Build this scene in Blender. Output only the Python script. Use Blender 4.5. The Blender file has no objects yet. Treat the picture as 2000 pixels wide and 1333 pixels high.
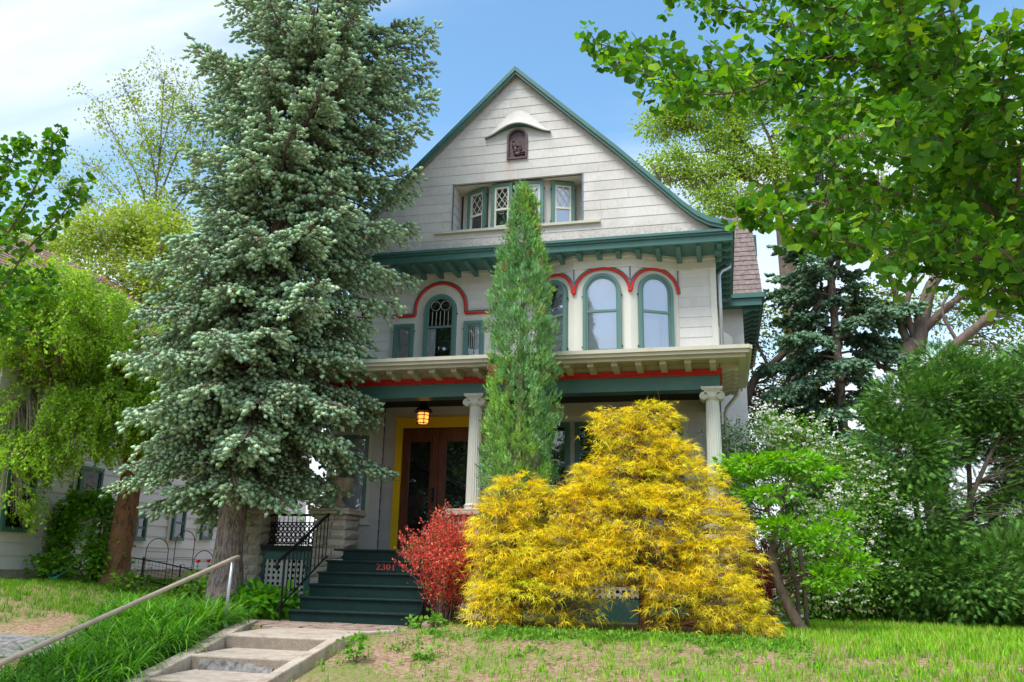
import bpy, math, random
import numpy as np
from mathutils import Matrix, Vector

rng = np.random.default_rng(7)
random.seed(7)
S = bpy.context.scene
COL = S.collection

# ------------------------------------------------------------------ camera
cam_d = bpy.data.cameras.new('camera')
cam_d.sensor_width = 36.0
cam_d.lens = 29.436
cam_d.clip_end = 600
cam_d.clip_start = 0.05
cam = bpy.data.objects.new('camera', cam_d)
COL.objects.link(cam)
_r = Vector((0.97086139, 0.23883097, 0.01969593)); _u = Vector((0.04320702, -0.25529468, 0.9658974)); _f = Vector((-0.23571447, 0.93690149, 0.25817492))
_m = Matrix.Identity(4)
for _i in range(3):
    _m[_i][0] = _r[_i]; _m[_i][1] = _u[_i]; _m[_i][2] = -_f[_i]
_m[0][3], _m[1][3], _m[2][3] = 0.0676, -13.5935, 0.8905
cam.matrix_world = _m
S.camera = cam

# ------------------------------------------------------------------ light
SUN_ELEV, SUN_AZ = math.radians(58), math.radians(205)   # azimuth clockwise from +Y
world = bpy.data.worlds.new('World'); S.world = world; world.use_nodes = True
wn, wl = world.node_tree.nodes, world.node_tree.links
wn.clear()
w_out = wn.new('ShaderNodeOutputWorld'); w_bg = wn.new('ShaderNodeBackground'); w_bg.inputs['Strength'].default_value = 0.15
sky = wn.new('ShaderNodeTexSky'); sky.sky_type = 'NISHITA'; sky.sun_disc = False
sky.sun_elevation = SUN_ELEV; sky.sun_rotation = SUN_AZ
sky.air_density = 1.0; sky.dust_density = 1.5; sky.ozone_density = 2.0
hsv = wn.new('ShaderNodeHueSaturation'); hsv.inputs['Hue'].default_value = 0.487; hsv.inputs['Saturation'].default_value = 1.12; hsv.inputs['Value'].default_value = 0.74
wl.new(sky.outputs[0], hsv.inputs['Color'])
tc = wn.new('ShaderNodeTexCoord')
sep = wn.new('ShaderNodeSeparateXYZ'); wl.new(tc.outputs['Generated'], sep.inputs[0])
# clouds: thin streaks spread over the dome, denser towards the horizon
den = wn.new('ShaderNodeMath'); den.operation = 'ADD'; den.inputs[1].default_value = 0.12; den.use_clamp = False
ab = wn.new('ShaderNodeMath'); ab.operation = 'ABSOLUTE'; wl.new(sep.outputs['Z'], ab.inputs[0]); wl.new(ab.outputs[0], den.inputs[0])
dvx = wn.new('ShaderNodeMath'); dvx.operation = 'DIVIDE'; wl.new(sep.outputs['X'], dvx.inputs[0]); wl.new(den.outputs[0], dvx.inputs[1])
dvy = wn.new('ShaderNodeMath'); dvy.operation = 'DIVIDE'; wl.new(sep.outputs['Y'], dvy.inputs[0]); wl.new(den.outputs[0], dvy.inputs[1])
cmb = wn.new('ShaderNodeCombineXYZ'); wl.new(dvx.outputs[0], cmb.inputs[0]); wl.new(dvy.outputs[0], cmb.inputs[1])
mp = wn.new('ShaderNodeMapping'); mp.inputs['Scale'].default_value = (0.55, 1.5, 1); mp.inputs['Rotation'].default_value = (0, 0, math.radians(-18)); mp.inputs['Location'].default_value = (3.3, 0.4, 0)
wl.new(cmb.outputs[0], mp.inputs['Vector'])
n1 = wn.new('ShaderNodeTexNoise'); n1.inputs['Scale'].default_value = 1.1; n1.inputs['Detail'].default_value = 7; n1.inputs['Roughness'].default_value = 0.52; n1.inputs['Distortion'].default_value = 0.5
wl.new(mp.outputs[0], n1.inputs['Vector'])
cr = wn.new('ShaderNodeMapRange'); cr.interpolation_type = 'SMOOTHSTEP'; cr.inputs['From Min'].default_value = 0.38; cr.inputs['From Max'].default_value = 0.76
wl.new(n1.outputs['Fac'], cr.inputs['Value'])
hz = wn.new('ShaderNodeMapRange'); hz.interpolation_type = 'SMOOTHSTEP'; hz.inputs['From Min'].default_value = 0.42; hz.inputs['From Max'].default_value = -0.02
wl.new(sep.outputs['Z'], hz.inputs['Value'])
hm = wn.new('ShaderNodeMath'); hm.operation = 'MULTIPLY'; hm.inputs[1].default_value = 0.85; wl.new(hz.outputs[0], hm.inputs[0])
cm = wn.new('ShaderNodeMath'); cm.operation = 'ADD'; cm.use_clamp = True; wl.new(cr.outputs[0], cm.inputs[0]); wl.new(hm.outputs[0], cm.inputs[1])
mxw = wn.new('ShaderNodeMix'); mxw.data_type = 'RGBA'
wl.new(cm.outputs[0], mxw.inputs[0]); wl.new(hsv.outputs[0], mxw.inputs[6]); mxw.inputs[7].default_value = (2.9, 3.05, 3.2, 1)
wl.new(mxw.outputs[2], w_bg.inputs['Color']); wl.new(w_bg.outputs[0], w_out.inputs[0])

sun_d = bpy.data.lights.new('sun', 'SUN'); sun_d.energy = 1.5; sun_d.angle = math.radians(25); sun_d.color = (1.0, 0.965, 0.92)
sun = bpy.data.objects.new('sun', sun_d); COL.objects.link(sun)
_sd = Vector((math.sin(SUN_AZ) * math.cos(SUN_ELEV), math.cos(SUN_AZ) * math.cos(SUN_ELEV), math.sin(SUN_ELEV)))
sun.rotation_euler = _sd.to_track_quat('Z', 'Y').to_euler()
sun.location = (0, 0, 30)

S.view_settings.view_transform = 'Standard'; S.view_settings.look = 'None'
S.view_settings.exposure = 1.5; S.view_settings.gamma = 1; S.view_settings.use_curve_mapping = False
S.cycles.max_bounces = 6; S.cycles.diffuse_bounces = 3; S.cycles.transmission_bounces = 4; S.cycles.transparent_max_bounces = 8
S.cycles.use_denoising = True

# ------------------------------------------------------------------ materials
def mat(name, rgb, rough=0.7, var=0.0, scale=6.0, bump=0.0, bscale=40.0, stretch=(1, 1, 1), dirt=None, metallic=0.0, spec=0.35, dirt_scale=2.0, dirt_amt=(0.5, 0.75)):
    m = bpy.data.materials.new(name); m.use_nodes = True
    n, l = m.node_tree.nodes, m.node_tree.links
    b = n['Principled BSDF']; b.inputs['Roughness'].default_value = rough; b.inputs['Metallic'].default_value = metallic
    b.inputs['Specular IOR Level'].default_value = spec
    c = (*rgb, 1)
    b.inputs['Base Color'].default_value = c
    if var or bump or dirt:
        t = n.new('ShaderNodeTexCoord'); mp = n.new('ShaderNodeMapping'); mp.inputs['Scale'].default_value = stretch
        l.new(t.outputs['Object'], mp.inputs[0])
        ns = n.new('ShaderNodeTexNoise'); ns.inputs['Scale'].default_value = scale; ns.inputs['Detail'].default_value = 6; ns.inputs['Roughness'].default_value = 0.65
        l.new(mp.outputs[0], ns.inputs['Vector'])
        mx = n.new('ShaderNodeMix'); mx.data_type = 'RGBA'
        rp = n.new('ShaderNodeMapRange'); rp.inputs['From Min'].default_value = 0.3; rp.inputs['From Max'].default_value = 0.7
        l.new(ns.outputs['Fac'], rp.inputs['Value']); l.new(rp.outputs[0], mx.inputs[0])
        mx.inputs[6].default_value = tuple(max(0, x * (1 - var)) for x in rgb) + (1,)
        mx.inputs[7].default_value = tuple(min(1, x * (1 + var)) for x in rgb) + (1,)
        src = mx.outputs[2]
        if dirt:
            n2 = n.new('ShaderNodeTexNoise'); n2.inputs['Scale'].default_value = dirt_scale; n2.inputs['Detail'].default_value = 8; n2.inputs['Roughness'].default_value = 0.7
            l.new(mp.outputs[0], n2.inputs['Vector'])
            r2 = n.new('ShaderNodeMapRange'); r2.inputs['From Min'].default_value = dirt_amt[0]; r2.inputs['From Max'].default_value = dirt_amt[1]
            l.new(n2.outputs['Fac'], r2.inputs['Value'])
            m2 = n.new('ShaderNodeMix'); m2.data_type = 'RGBA'; l.new(r2.outputs[0], m2.inputs[0]); l.new(src, m2.inputs[6]); m2.inputs[7].default_value = (*dirt, 1)
            src = m2.outputs[2]
        l.new(src, b.inputs['Base Color'])
        if bump:
            n3 = n.new('ShaderNodeTexNoise'); n3.inputs['Scale'].default_value = bscale; n3.inputs['Detail'].default_value = 5
            l.new(mp.outputs[0], n3.inputs['Vector'])
            bp = n.new('ShaderNodeBump'); bp.inputs['Strength'].default_value = bump; bp.inputs['Distance'].default_value = 0.02
            l.new(n3.outputs['Fac'], bp.inputs['Height']); l.new(bp.outputs[0], b.inputs['Normal'])
    return m

def leafmat(name, trans=0.3, rough=0.55, sat=1.0, spec=0.3):
    m = bpy.data.materials.new(name); m.use_nodes = True
    n, l = m.node_tree.nodes, m.node_tree.links
    b = n['Principled BSDF']; b.inputs['Roughness'].default_value = rough; b.inputs['Specular IOR Level'].default_value = spec
    a = n.new('ShaderNodeAttribute'); a.attribute_name = 'tint'
    l.new(a.outputs['Color'], b.inputs['Base Color'])
    tr = n.new('ShaderNodeBsdfTranslucent')
    h = n.new('ShaderNodeHueSaturation'); h.inputs['Hue'].default_value = 0.49; h.inputs['Saturation'].default_value = 1.08; h.inputs['Value'].default_value = 1.25
    l.new(a.outputs['Color'], h.inputs['Color']); l.new(h.outputs[0], tr.inputs['Color'])
    mx = n.new('ShaderNodeMixShader'); mx.inputs[0].default_value = trans
    l.new(b.outputs[0], mx.inputs[1]); l.new(tr.outputs[0], mx.inputs[2])
    l.new(mx.outputs[0], n['Material Output'].inputs['Surface'])
    return m

def siding_mat(name, rgb, dark, stain):
    """weathered painted shingle board: vertical grain, blotches, brown stain in patches near the gable foot and under the plaque"""
    m = bpy.data.materials.new(name); m.use_nodes = True
    n, l = m.node_tree.nodes, m.node_tree.links
    b = n['Principled BSDF']; b.inputs['Roughness'].default_value = 0.75; b.inputs['Specular IOR Level'].default_value = 0.25
    t = n.new('ShaderNodeTexCoord')
    def noise(scale, st, det=5, rg=0.6):
        mp = n.new('ShaderNodeMapping'); mp.inputs['Scale'].default_value = st; l.new(t.outputs['Object'], mp.inputs[0])
        x = n.new('ShaderNodeTexNoise'); x.inputs['Scale'].default_value = scale; x.inputs['Detail'].default_value = det; x.inputs['Roughness'].default_value = rg
        l.new(mp.outputs[0], x.inputs['Vector']); return x.outputs['Fac']
    def rng_(src, a, c, lo=0, hi=1):
        r = n.new('ShaderNodeMapRange'); r.inputs['From Min'].default_value = a; r.inputs['From Max'].default_value = c; r.inputs['To Min'].default_value = lo; r.inputs['To Max'].default_value = hi
        l.new(src, r.inputs['Value']); return r.outputs[0]
    def mixc(f, a, bb):
        x = n.new('ShaderNodeMix'); x.data_type = 'RGBA'; l.new(f, x.inputs[0])
        if isinstance(a, tuple): x.inputs[6].default_value = a
        else: l.new(a, x.inputs[6])
        if isinstance(bb, tuple): x.inputs[7].default_value = bb
        else: l.new(bb, x.inputs[7])
        return x.outputs[2]
    g = noise(5, (5, 5, 1.6))
    c = mixc(rng_(g, 0.35, 0.8, 0, .45), (*rgb, 1), (*dark, 1))
    bl = noise(1.3, (1, 1, 1), 8, 0.7)
    c = mixc(rng_(bl, 0.46, 0.74, 0, 0.75), c, (*dark, 1))
    oi = n.new('ShaderNodeObjectInfo')
    v = n.new('ShaderNodeHueSaturation'); l.new(c, v.inputs['Color'])
    l.new(rng_(oi.outputs['Random'], 0, 1, 0.93, 1.04), v.inputs['Value']); c = v.outputs[0]
    if stain:
        sp = n.new('ShaderNodeSeparateXYZ'); l.new(t.outputs['Object'], sp.inputs[0])
        low = rng_(sp.outputs['Z'], 7.22, 6.9)
        sn = rng_(noise(14, (1, 1, 1.8), 9, 0.8), 0.44, 0.62)
        mu = n.new('ShaderNodeMath'); mu.operation = 'MULTIPLY'; l.new(low, mu.inputs[0]); l.new(sn, mu.inputs[1])
        m3 = n.new('ShaderNodeMath'); m3.operation = 'MULTIPLY'; l.new(mu.outputs[0], m3.inputs[0]); m3.inputs[1].default_value = 0.75
        c = mixc(m3.outputs[0], c, (*stain, 1))
        # rust runs below the plaque
        xs = n.new('ShaderNodeMath'); xs.operation = 'ADD'; xs.inputs[1].default_value = 3.78; l.new(sp.outputs['X'], xs.inputs[0])
        xa = n.new('ShaderNodeMath'); xa.operation = 'ABSOLUTE'; l.new(xs.outputs[0], xa.inputs[0])
        f1 = rng_(xa.outputs[0], 0.14, 0.0); f2 = rng_(sp.outputs['Z'], 8.2, 8.7)
        f3 = rng_(noise(6, (4, 4, 0.5)), 0.35, 0.7)
        a1 = n.new('ShaderNodeMath'); a1.operation = 'MULTIPLY'; l.new(f1, a1.inputs[0]); l.new(f2, a1.inputs[1])
        a2 = n.new('ShaderNodeMath'); a2.operation = 'MULTIPLY'; l.new(a1.outputs[0], a2.inputs[0]); l.new(f3, a2.inputs[1])
        a3 = rng_(sp.outputs['Z'], 8.75, 8.70)
        a4 = n.new('ShaderNodeMath'); a4.operation = 'MULTIPLY'; l.new(a2.outputs[0], a4.inputs[0]); l.new(a3, a4.inputs[1])
        c = mixc(a4.outputs[0], c, (0.42, 0.22, 0.10, 1))
    l.new(c, b.inputs['Base Color'])
    bp = n.new('ShaderNodeBump'); bp.inputs['Strength'].default_value = 0.12; bp.inputs['Distance'].default_value = 0.006
    l.new(noise(30, (3, 3, 0.8)), bp.inputs['Height']); l.new(bp.outputs[0], b.inputs['Normal'])
    return m

def glass_mat(name, tint, refl=0.35):
    m = bpy.data.materials.new(name); m.use_nodes = True
    n, l = m.node_tree.nodes, m.node_tree.links
    n.remove(n['Principled BSDF'])
    g = n.new('ShaderNodeBsdfGlossy'); g.inputs['Roughness'].default_value = 0.02; g.inputs['Color'].default_value = (0.95, 0.97, 1, 1)
    tr = n.new('ShaderNodeBsdfTransparent'); tr.inputs['Color'].default_value = (*tint, 1)
    f = n.new('ShaderNodeFresnel'); f.inputs['IOR'].default_value = 1.5
    a = n.new('ShaderNodeMapRange'); a.inputs['From Min'].default_value = 0.0; a.inputs['From Max'].default_value = 1.0; a.inputs['To Min'].default_value = refl; a.inputs['To Max'].default_value = 1.0
    l.new(f.outputs[0], a.inputs['Value'])
    nz = n.new('ShaderNodeTexNoise'); nz.inputs['Scale'].default_value = 2.5; tcx = n.new('ShaderNodeTexCoord'); l.new(tcx.outputs['Object'], nz.inputs['Vector'])
    bp = n.new('ShaderNodeBump'); bp.inputs['Strength'].default_value = 0.16; bp.inputs['Distance'].default_value = 0.02; l.new(nz.outputs['Fac'], bp.inputs['Height']); l.new(bp.outputs[0], g.inputs['Normal'])
    mx = n.new('ShaderNodeMixShader'); l.new(a.outputs[0], mx.inputs[0]); l.new(tr.outputs[0], mx.inputs[1]); l.new(g.outputs[0], mx.inputs[2])
    l.new(mx.outputs[0], n['Material Output'].inputs['Surface'])
    return m

M = {}
M['siding'] = siding_mat('weathered_white_siding', (0.63, 0.61, 0.575), (0.43, 0.405, 0.36), (0.27, 0.20, 0.14))
M['siding2'] = siding_mat('white_siding', (0.67, 0.65, 0.615), (0.54, 0.515, 0.475), None)
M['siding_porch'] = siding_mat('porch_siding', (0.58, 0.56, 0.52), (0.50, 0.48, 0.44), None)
M['siding_nb'] = siding_mat('neighbour_white_siding', (0.80, 0.77, 0.76), (0.70, 0.67, 0.66), None)
M['flag'] = mat('brown_flagstone', (0.35, 0.27, 0.215), 0.9, 0.25, 6, 0.5, 25, dirt=(0.22, 0.14, 0.10), dirt_scale=4, dirt_amt=(0.45, 0.6))
M['cream'] = mat('cream_paint', (0.63, 0.62, 0.54), 0.5, 0.05, 3, 0.05, 30, (1, 1, 0.4), dirt=(0.44, 0.43, 0.36), dirt_amt=(0.55, 0.9))
M['olive'] = mat('porch_trim_paint', (0.51, 0.49, 0.385), 0.5, 0.06, 3, dirt=(0.33, 0.31, 0.23), dirt_amt=(0.55, 0.85))
M['green'] = mat('teal_green_paint', (0.056, 0.150, 0.130), 0.42, 0.10, 3, 0.04, 30, dirt=(0.10, 0.20, 0.175), dirt_amt=(0.55, 0.9))
M['green_sash'] = mat('sash_green_paint', (0.105, 0.205, 0.178), 0.4, 0.06, 5)
M['step_green'] = mat('dark_green_floor_paint', (0.005, 0.024, 0.021), 0.5, 0.25, 5, 0.08, 60, spec=0.22, dirt=(0.022, 0.04, 0.034), dirt_scale=7, dirt_amt=(0.55, 0.85))
M['red'] = mat('red_paint', (0.58, 0.022, 0.012), 0.45, 0.08, 4)
M['red_digit'] = mat('red_numeral_paint', (0.62, 0.07, 0.06), 0.5, 0.1, 9)
M['yellow'] = mat('yellow_paint', (0.80, 0.50, 0.01), 0.45, 0.06, 3)
M['wood'] = mat('stained_wood', (0.13, 0.034, 0.012), 0.35, 0.5, 5, 0.05, 30, (6, 6, 0.8), spec=0.5)
M['stone'] = mat('rock_faced_limestone', (0.47, 0.42, 0.34), 0.9, 0.22, 5, 0.9, 14, dirt=(0.25, 0.20, 0.15), dirt_scale=5, dirt_amt=(0.5, 0.72))
M['coping'] = mat('stone_coping', (0.50, 0.42, 0.34), 0.85, 0.15, 5, 0.5, 25, dirt=(0.36, 0.24, 0.16), dirt_scale=3)
M['concrete'] = mat('aged_concrete', (0.46, 0.39, 0.31), 0.9, 0.20, 9.0, 0.5, 45, dirt=(0.24, 0.165, 0.115), dirt_scale=3.4, dirt_amt=(0.5, 0.72))
M['concrete2'] = mat('dark_concrete', (0.28, 0.23, 0.18), 0.9, 0.3, 40, 0.5, 90, dirt=(0.18, 0.14, 0.11), dirt_scale=5)
M['patch'] = mat('grey_mortar_patch', (0.24, 0.23, 0.22), 0.9, 0.35, 9, 0.9, 30, dirt=(0.12, 0.11, 0.10), dirt_scale=8, dirt_amt=(0.5, 0.6))
M['iron'] = mat('black_iron', (0.012, 0.013, 0.016), 0.4, 0.2, 10, metallic=0.3)
M['pipe'] = mat('tan_painted_pipe', (0.40, 0.33, 0.25), 0.5, 0.15, 6, dirt=(0.25, 0.2, 0.16), dirt_scale=4)
M['galv'] = mat('galvanised_metal', (0.45, 0.46, 0.48), 0.4, 0.12, 6, metallic=0.6)
M['bronze'] = mat('bronze_relief', (0.085, 0.055, 0.055), 0.5, 0.3, 9, 0.3, 30, metallic=0.35)
M['lead'] = mat('dark_metal_strip', (0.13, 0.16, 0.22), 0.5, 0.1, 5, metallic=0.3)
M['dark'] = mat('painted_interior_dark', (0.008, 0.008, 0.009), 0.9)  # near-black colour standing in for the darkness of unlit spaces
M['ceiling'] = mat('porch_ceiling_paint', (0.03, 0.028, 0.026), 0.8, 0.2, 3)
M['blind'] = mat('pale_roller_blind', (0.82, 0.81, 0.85), 0.9, 0.03, 2)
M['curtain'] = mat('white_curtain', (0.75, 0.75, 0.76), 0.9, 0.05, 8, 0.3, 14, (6, 6, 0.3))
M['glass'] = glass_mat('window_glass', (0.92, 0.94, 0.95), 0.06)
M['glass_bright'] = glass_mat('storm_window_glass', (0.95, 0.96, 0.98), 0.13)
M['muntin'] = mat('white_muntin', (0.68, 0.66, 0.55), 0.5)
M['came'] = mat('leaded_came', (0.55, 0.54, 0.47), 0.5)
M['shingle'] = mat('roof_shingle', (0.225, 0.18, 0.165), 0.95, 0.35, 12, 0.4, 60, dirt=(0.14, 0.11, 0.10), dirt_scale=9)
M['shingle_pink'] = mat('reddish_shingle', (0.33, 0.19, 0.17), 0.95, 0.25, 10, 0.4, 60)
M['bark_spruce'] = mat('spruce_bark', (0.36, 0.28, 0.245), 0.95, 0.35, 7, 1.0, 22, (3.2, 3.2, 0.8), dirt=(0.12, 0.08, 0.065), dirt_scale=9, dirt_amt=(0.45, 0.6))
M['bark_birch'] = mat('peeling_birch_bark', (0.30, 0.15, 0.075), 0.95, 0.5, 6, 1.0, 16, (2, 2, 0.8), dirt=(0.10, 0.045, 0.025), dirt_scale=6, dirt_amt=(0.48, 0.62))
M['bark'] = mat('grey_brown_bark', (0.17, 0.125, 0.095), 0.95, 0.35, 8, 0.8, 22, (2.5, 2.5, 0.8))
M['bark_big'] = mat('pale_trunk_bark', (0.16, 0.12, 0.095), 0.95, 0.35, 4, 0.8, 12, (2.5, 2.5, 0.8))
M['bark_pale'] = mat('pale_birch_twigs', (0.36, 0.30, 0.24), 0.9, 0.25, 8)
M['leaf'] = leafmat('leaves', 0.38)
M['needle'] = leafmat('needles', 0.12, 0.6)
M['gold'] = leafmat('gold_needles', 0.25, 0.6)
M['rock'] = mat('brown_rock', (0.30, 0.20, 0.16), 0.9, 0.25, 4, 0.6, 20)
M['white'] = mat('white_paint', (0.75, 0.75, 0.74), 0.6, 0.05, 4)
M['hose'] = mat('green_hose', (0.02, 0.20, 0.13), 0.4)
M['poppy'] = mat('red_petals', (0.65, 0.02, 0.02), 0.6)
M['shade'] = mat('lantern_roof_iron', (0.02, 0.015, 0.012), 0.5)

# ------------------------------------------------------------------ mesh helpers
class MB:
    def __init__(s): s.v = []; s.f = []
    def add(s, vs, fs):
        b = len(s.v); s.v += [tuple(v) for v in vs]; s.f += [tuple(b + i for i in f) for f in fs]; return s
    def box(s, x0, x1, y0, y1, z0, z1):
        return s.add([(x0,y0,z0),(x1,y0,z0),(x1,y1,z0),(x0,y1,z0),(x0,y0,z1),(x1,y0,z1),(x1,y1,z1),(x0,y1,z1)],
                     [(0,3,2,1),(4,5,6,7),(0,1,5,4),(1,2,6,5),(2,3,7,6),(3,0,4,7)])
    def prism(s, poly, y0, y1, axis='y'):
        """poly: (a,b) points. axis y: a=x,b=z; axis x: a=y,b=z extruded in x; axis z: a=x,b=y"""
        n = len(poly)
        def P(a, b, c): return (a, c, b) if axis == 'y' else ((c, a, b) if axis == 'x' else (a, b, c))
        vs = [P(a, b, y0) for a, b in poly] + [P(a, b, y1) for a, b in poly]
        fs = [tuple(range(n)), tuple(range(2 * n - 1, n - 1, -1))] + [(i, i + n, (i + 1) % n + n, (i + 1) % n) for i in range(n)]
        return s.add(vs, fs)
    def band(s, inner, outer, y0, y1):
        """solid between two open polylines in x,z, extruded y0..y1"""
        n = len(inner)
        vs = []
        for (a, b), (c, d) in zip(inner, outer): vs += [(a, y0, b), (c, y0, d), (c, y1, d), (a, y1, b)]
        fs = []
        for i in range(n - 1):
            p, q = 4 * i, 4 * i + 4
            for k in range(4): fs.append((p + k, p + (k + 1) % 4, q + (k + 1) % 4, q + k))
        fs += [(0, 3, 2, 1), (4 * n - 4, 4 * n - 3, 4 * n - 2, 4 * n - 1)]
        return s.add(vs, fs)
    def lathe(s, prof, cx, cy, z0=0, n=20, flute=0):
        vs = []
        for r, z in prof:
            for k in range(n):
                a = 2 * math.pi * k / n
                rr = r * (1 - (0.07 if (flute and k % 2) else 0))
                vs.append((cx + rr * math.cos(a), cy + rr * math.sin(a), z0 + z))
        fs = []
        for i in range(len(prof) - 1):
            for k in range(n): fs.append((i * n + k, i * n + (k + 1) % n, (i + 1) * n + (k + 1) % n, (i + 1) * n + k))
        fs += [tuple(range(n - 1, -1, -1)), tuple((len(prof) - 1) * n + k for k in range(n))]
        return s.add(vs, fs)
    def tube(s, pts, r, n=6):
        pts = [Vector(p) for p in pts]; m = len(pts)
        rs = r if isinstance(r, (list, tuple)) else [r] * m
        vs = []
        up = Vector((0, 0, 1))
        for i, p in enumerate(pts):
            t = (pts[min(i + 1, m - 1)] - pts[max(i - 1, 0)])
            t = t.normalized() if t.length > 1e-9 else Vector((0, 0, 1))
            a = t.cross(up if abs(t.z) < 0.95 else Vector((0, 1, 0))).normalized() if i == 0 else (a - t * a.dot(t)).normalized()
            b = t.cross(a)
            for k in range(n):
                th = 2 * math.pi * k / n
                vs.append(p + (a * math.cos(th) + b * math.sin(th)) * rs[i])
        fs = [(i * n + k, i * n + (k + 1) % n, (i + 1) * n + (k + 1) % n, (i + 1) * n + k) for i in range(m - 1) for k in range(n)]
        fs += [tuple(range(n - 1, -1, -1)), tuple((m - 1) * n + k for k in range(n))]
        return s.add(vs, fs)
    def build(s, name, m, parent=None, smooth=False, at=None, mw=None, bevel=0):
        me = bpy.data.meshes.new(name); me.from_pydata(s.v, [], s.f); me.materials.append(m)
        if smooth: me.shade_smooth()
        me.validate(); me.update()
        return link(name, me, parent, mw, bevel)

WM = {}
def link(name, me, parent=None, mw=None, bevel=0):
    o = bpy.data.objects.new(name, me); COL.objects.link(o)
    if mw is not None: o.matrix_world = mw
    WM[o.name] = mw.copy() if mw is not None else Matrix.Identity(4)
    if parent is not None:
        o.parent = parent
        o.matrix_parent_inverse = WM[parent.name].inverted()
    if bevel:
        bm = o.modifiers.new('bevel', 'BEVEL'); bm.width = bevel; bm.segments = 2; bm.limit_method = 'ANGLE'
    return o
def thing(name, label, cat, loc=(0, 0, 0), group=None):
    o = bpy.data.objects.new(name, None); COL.objects.link(o); o.location = loc; o.empty_display_size = 0.2
    WM[o.name] = Matrix.Translation(loc); o['label'] = label; o['category'] = cat
    if group: o['group'] = group
    return o
def tag(o, label, cat, group=None):
    o['label'] = label; o['category'] = cat
    if group: o['group'] = group
    return o
def kind(o, k): o['kind'] = k; return o
def sub(o):
    return o
def structure(name, mb, m, smooth=False, bevel=0): return kind(mb.build(name, m, smooth=smooth, bevel=bevel), 'structure')

def half(poly, a, b, c):
    """clip convex polygon to a*x+b*z<=c"""
    out = []
    n = len(poly)
    for i in range(n):
        p, q = poly[i], poly[(i + 1) % n]
        fp, fq = a * p[0] + b * p[1] - c, a * q[0] + b * q[1] - c
        if fp <= 0: out.append(p)
        if (fp < 0 < fq) or (fq < 0 < fp):
            t = fp / (fp - fq); out.append((p[0] + t * (q[0] - p[0]), p[1] + t * (q[1] - p[1])))
    return out
def area(p): return abs(sum(p[i][0] * p[(i + 1) % len(p)][1] - p[(i + 1) % len(p)][0] * p[i][1] for i in range(len(p)))) / 2
def minus(polys, R):
    x0, x1, z0, z1 = R; out = []
    for p in polys:
        a = half(p, 1, 0, x0); b = half(p, -1, 0, -x1)
        m = half(half(p, -1, 0, -x0), 1, 0, x1) if True else p
        c = half(m, 0, 1, z0) if m else []; d = half(m, 0, -1, -z1) if m else []
        out += [q for q in (a, b, c, d) if len(q) > 2 and area(q) > 1e-5]
    return out

def boards(parent, m, Lf, Rf, z0, z1, row, holes=(), length=1.22, mw=None, seed=1, name='siding_board', clip=None, thick=0.016):
    """lapped siding courses, every board an object; Lf,Rf: x limits as functions of z"""
    rr = random.Random(seed); z = z0; k = 0
    cache = {}
    while z < z1 - 0.02:
        zt = min(z + row, z1)
        xl = min(Lf(z), Lf(zt)); xr = max(Rf(z), Rf(zt))
        x = xl - rr.random() * length
        while x < xr:
            a, b = x + 0.0015, x + length - 0.0015
            poly = [(a, z), (b, z), (b, zt), (a, zt)]
            # clip against the left and right limits (straight within one course)
            la, lb = Lf(z), Lf(zt); ra, rb = Rf(z), Rf(zt); dz = zt - z
            poly = half(poly, -dz, (lb - la), -dz * la + (lb - la) * z)
            poly = half(poly, dz, -(rb - ra), dz * ra - (rb - ra) * z) if len(poly) > 2 else []
            polys = [poly] if len(poly) > 2 and area(poly) > 4e-4 else []
            for h in holes: polys = minus(polys, h)
            x += length
            if not polys: continue
            mb = MB()
            for p in polys:
                if area(p) < 3e-4: continue
                n = len(p)
                if (sum(p[i][0] * p[(i + 1) % n][1] - p[(i + 1) % n][0] * p[i][1] for i in range(n))) < 0: p = p[::-1]
                fr = [(q[0], -(0.005 + (thick - 0.005) * (1 - (q[1] - z) / row)), q[1]) for q in p]
                bk = [(q[0], 0.003, q[1]) for q in p]
                mb.add(fr + bk, [tuple(range(n)), tuple(range(2 * n - 1, n - 1, -1))] + [(i, i + n, (i + 1) % n + n, (i + 1) % n) for i in range(n)])
            if mb.v: mb.build(name, m, parent, mw=mw)
        z = zt; k += 1

def frame_mw(ox, oy, ang=0.0):
    """local x along the wall, local -y outwards, z up"""
    return Matrix.Translation((ox, oy, 0)) @ Matrix.Rotation(ang, 4, 'Z')

def terrain(x, y):
    x = np.asarray(x, float); y = np.asarray(y, float)
    ss = lambda t: np.clip(t, 0, 1) ** 2 * (3 - 2 * np.clip(t, 0, 1))
    h = 0.40 * ss((-8.6 - x) / 3.6)
    h = h - 0.176 * np.clip(-3.55 - y, 0, 5.2) * (1 - 0.35 * ss((x + 2.5) / 4.0))
    h = h + 0.07 * ss((x + 4.4) / 0.9) * ss((y + 4.2) / 1.6)
    return h
def TZ(x, y): return float(terrain(x, y))

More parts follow.
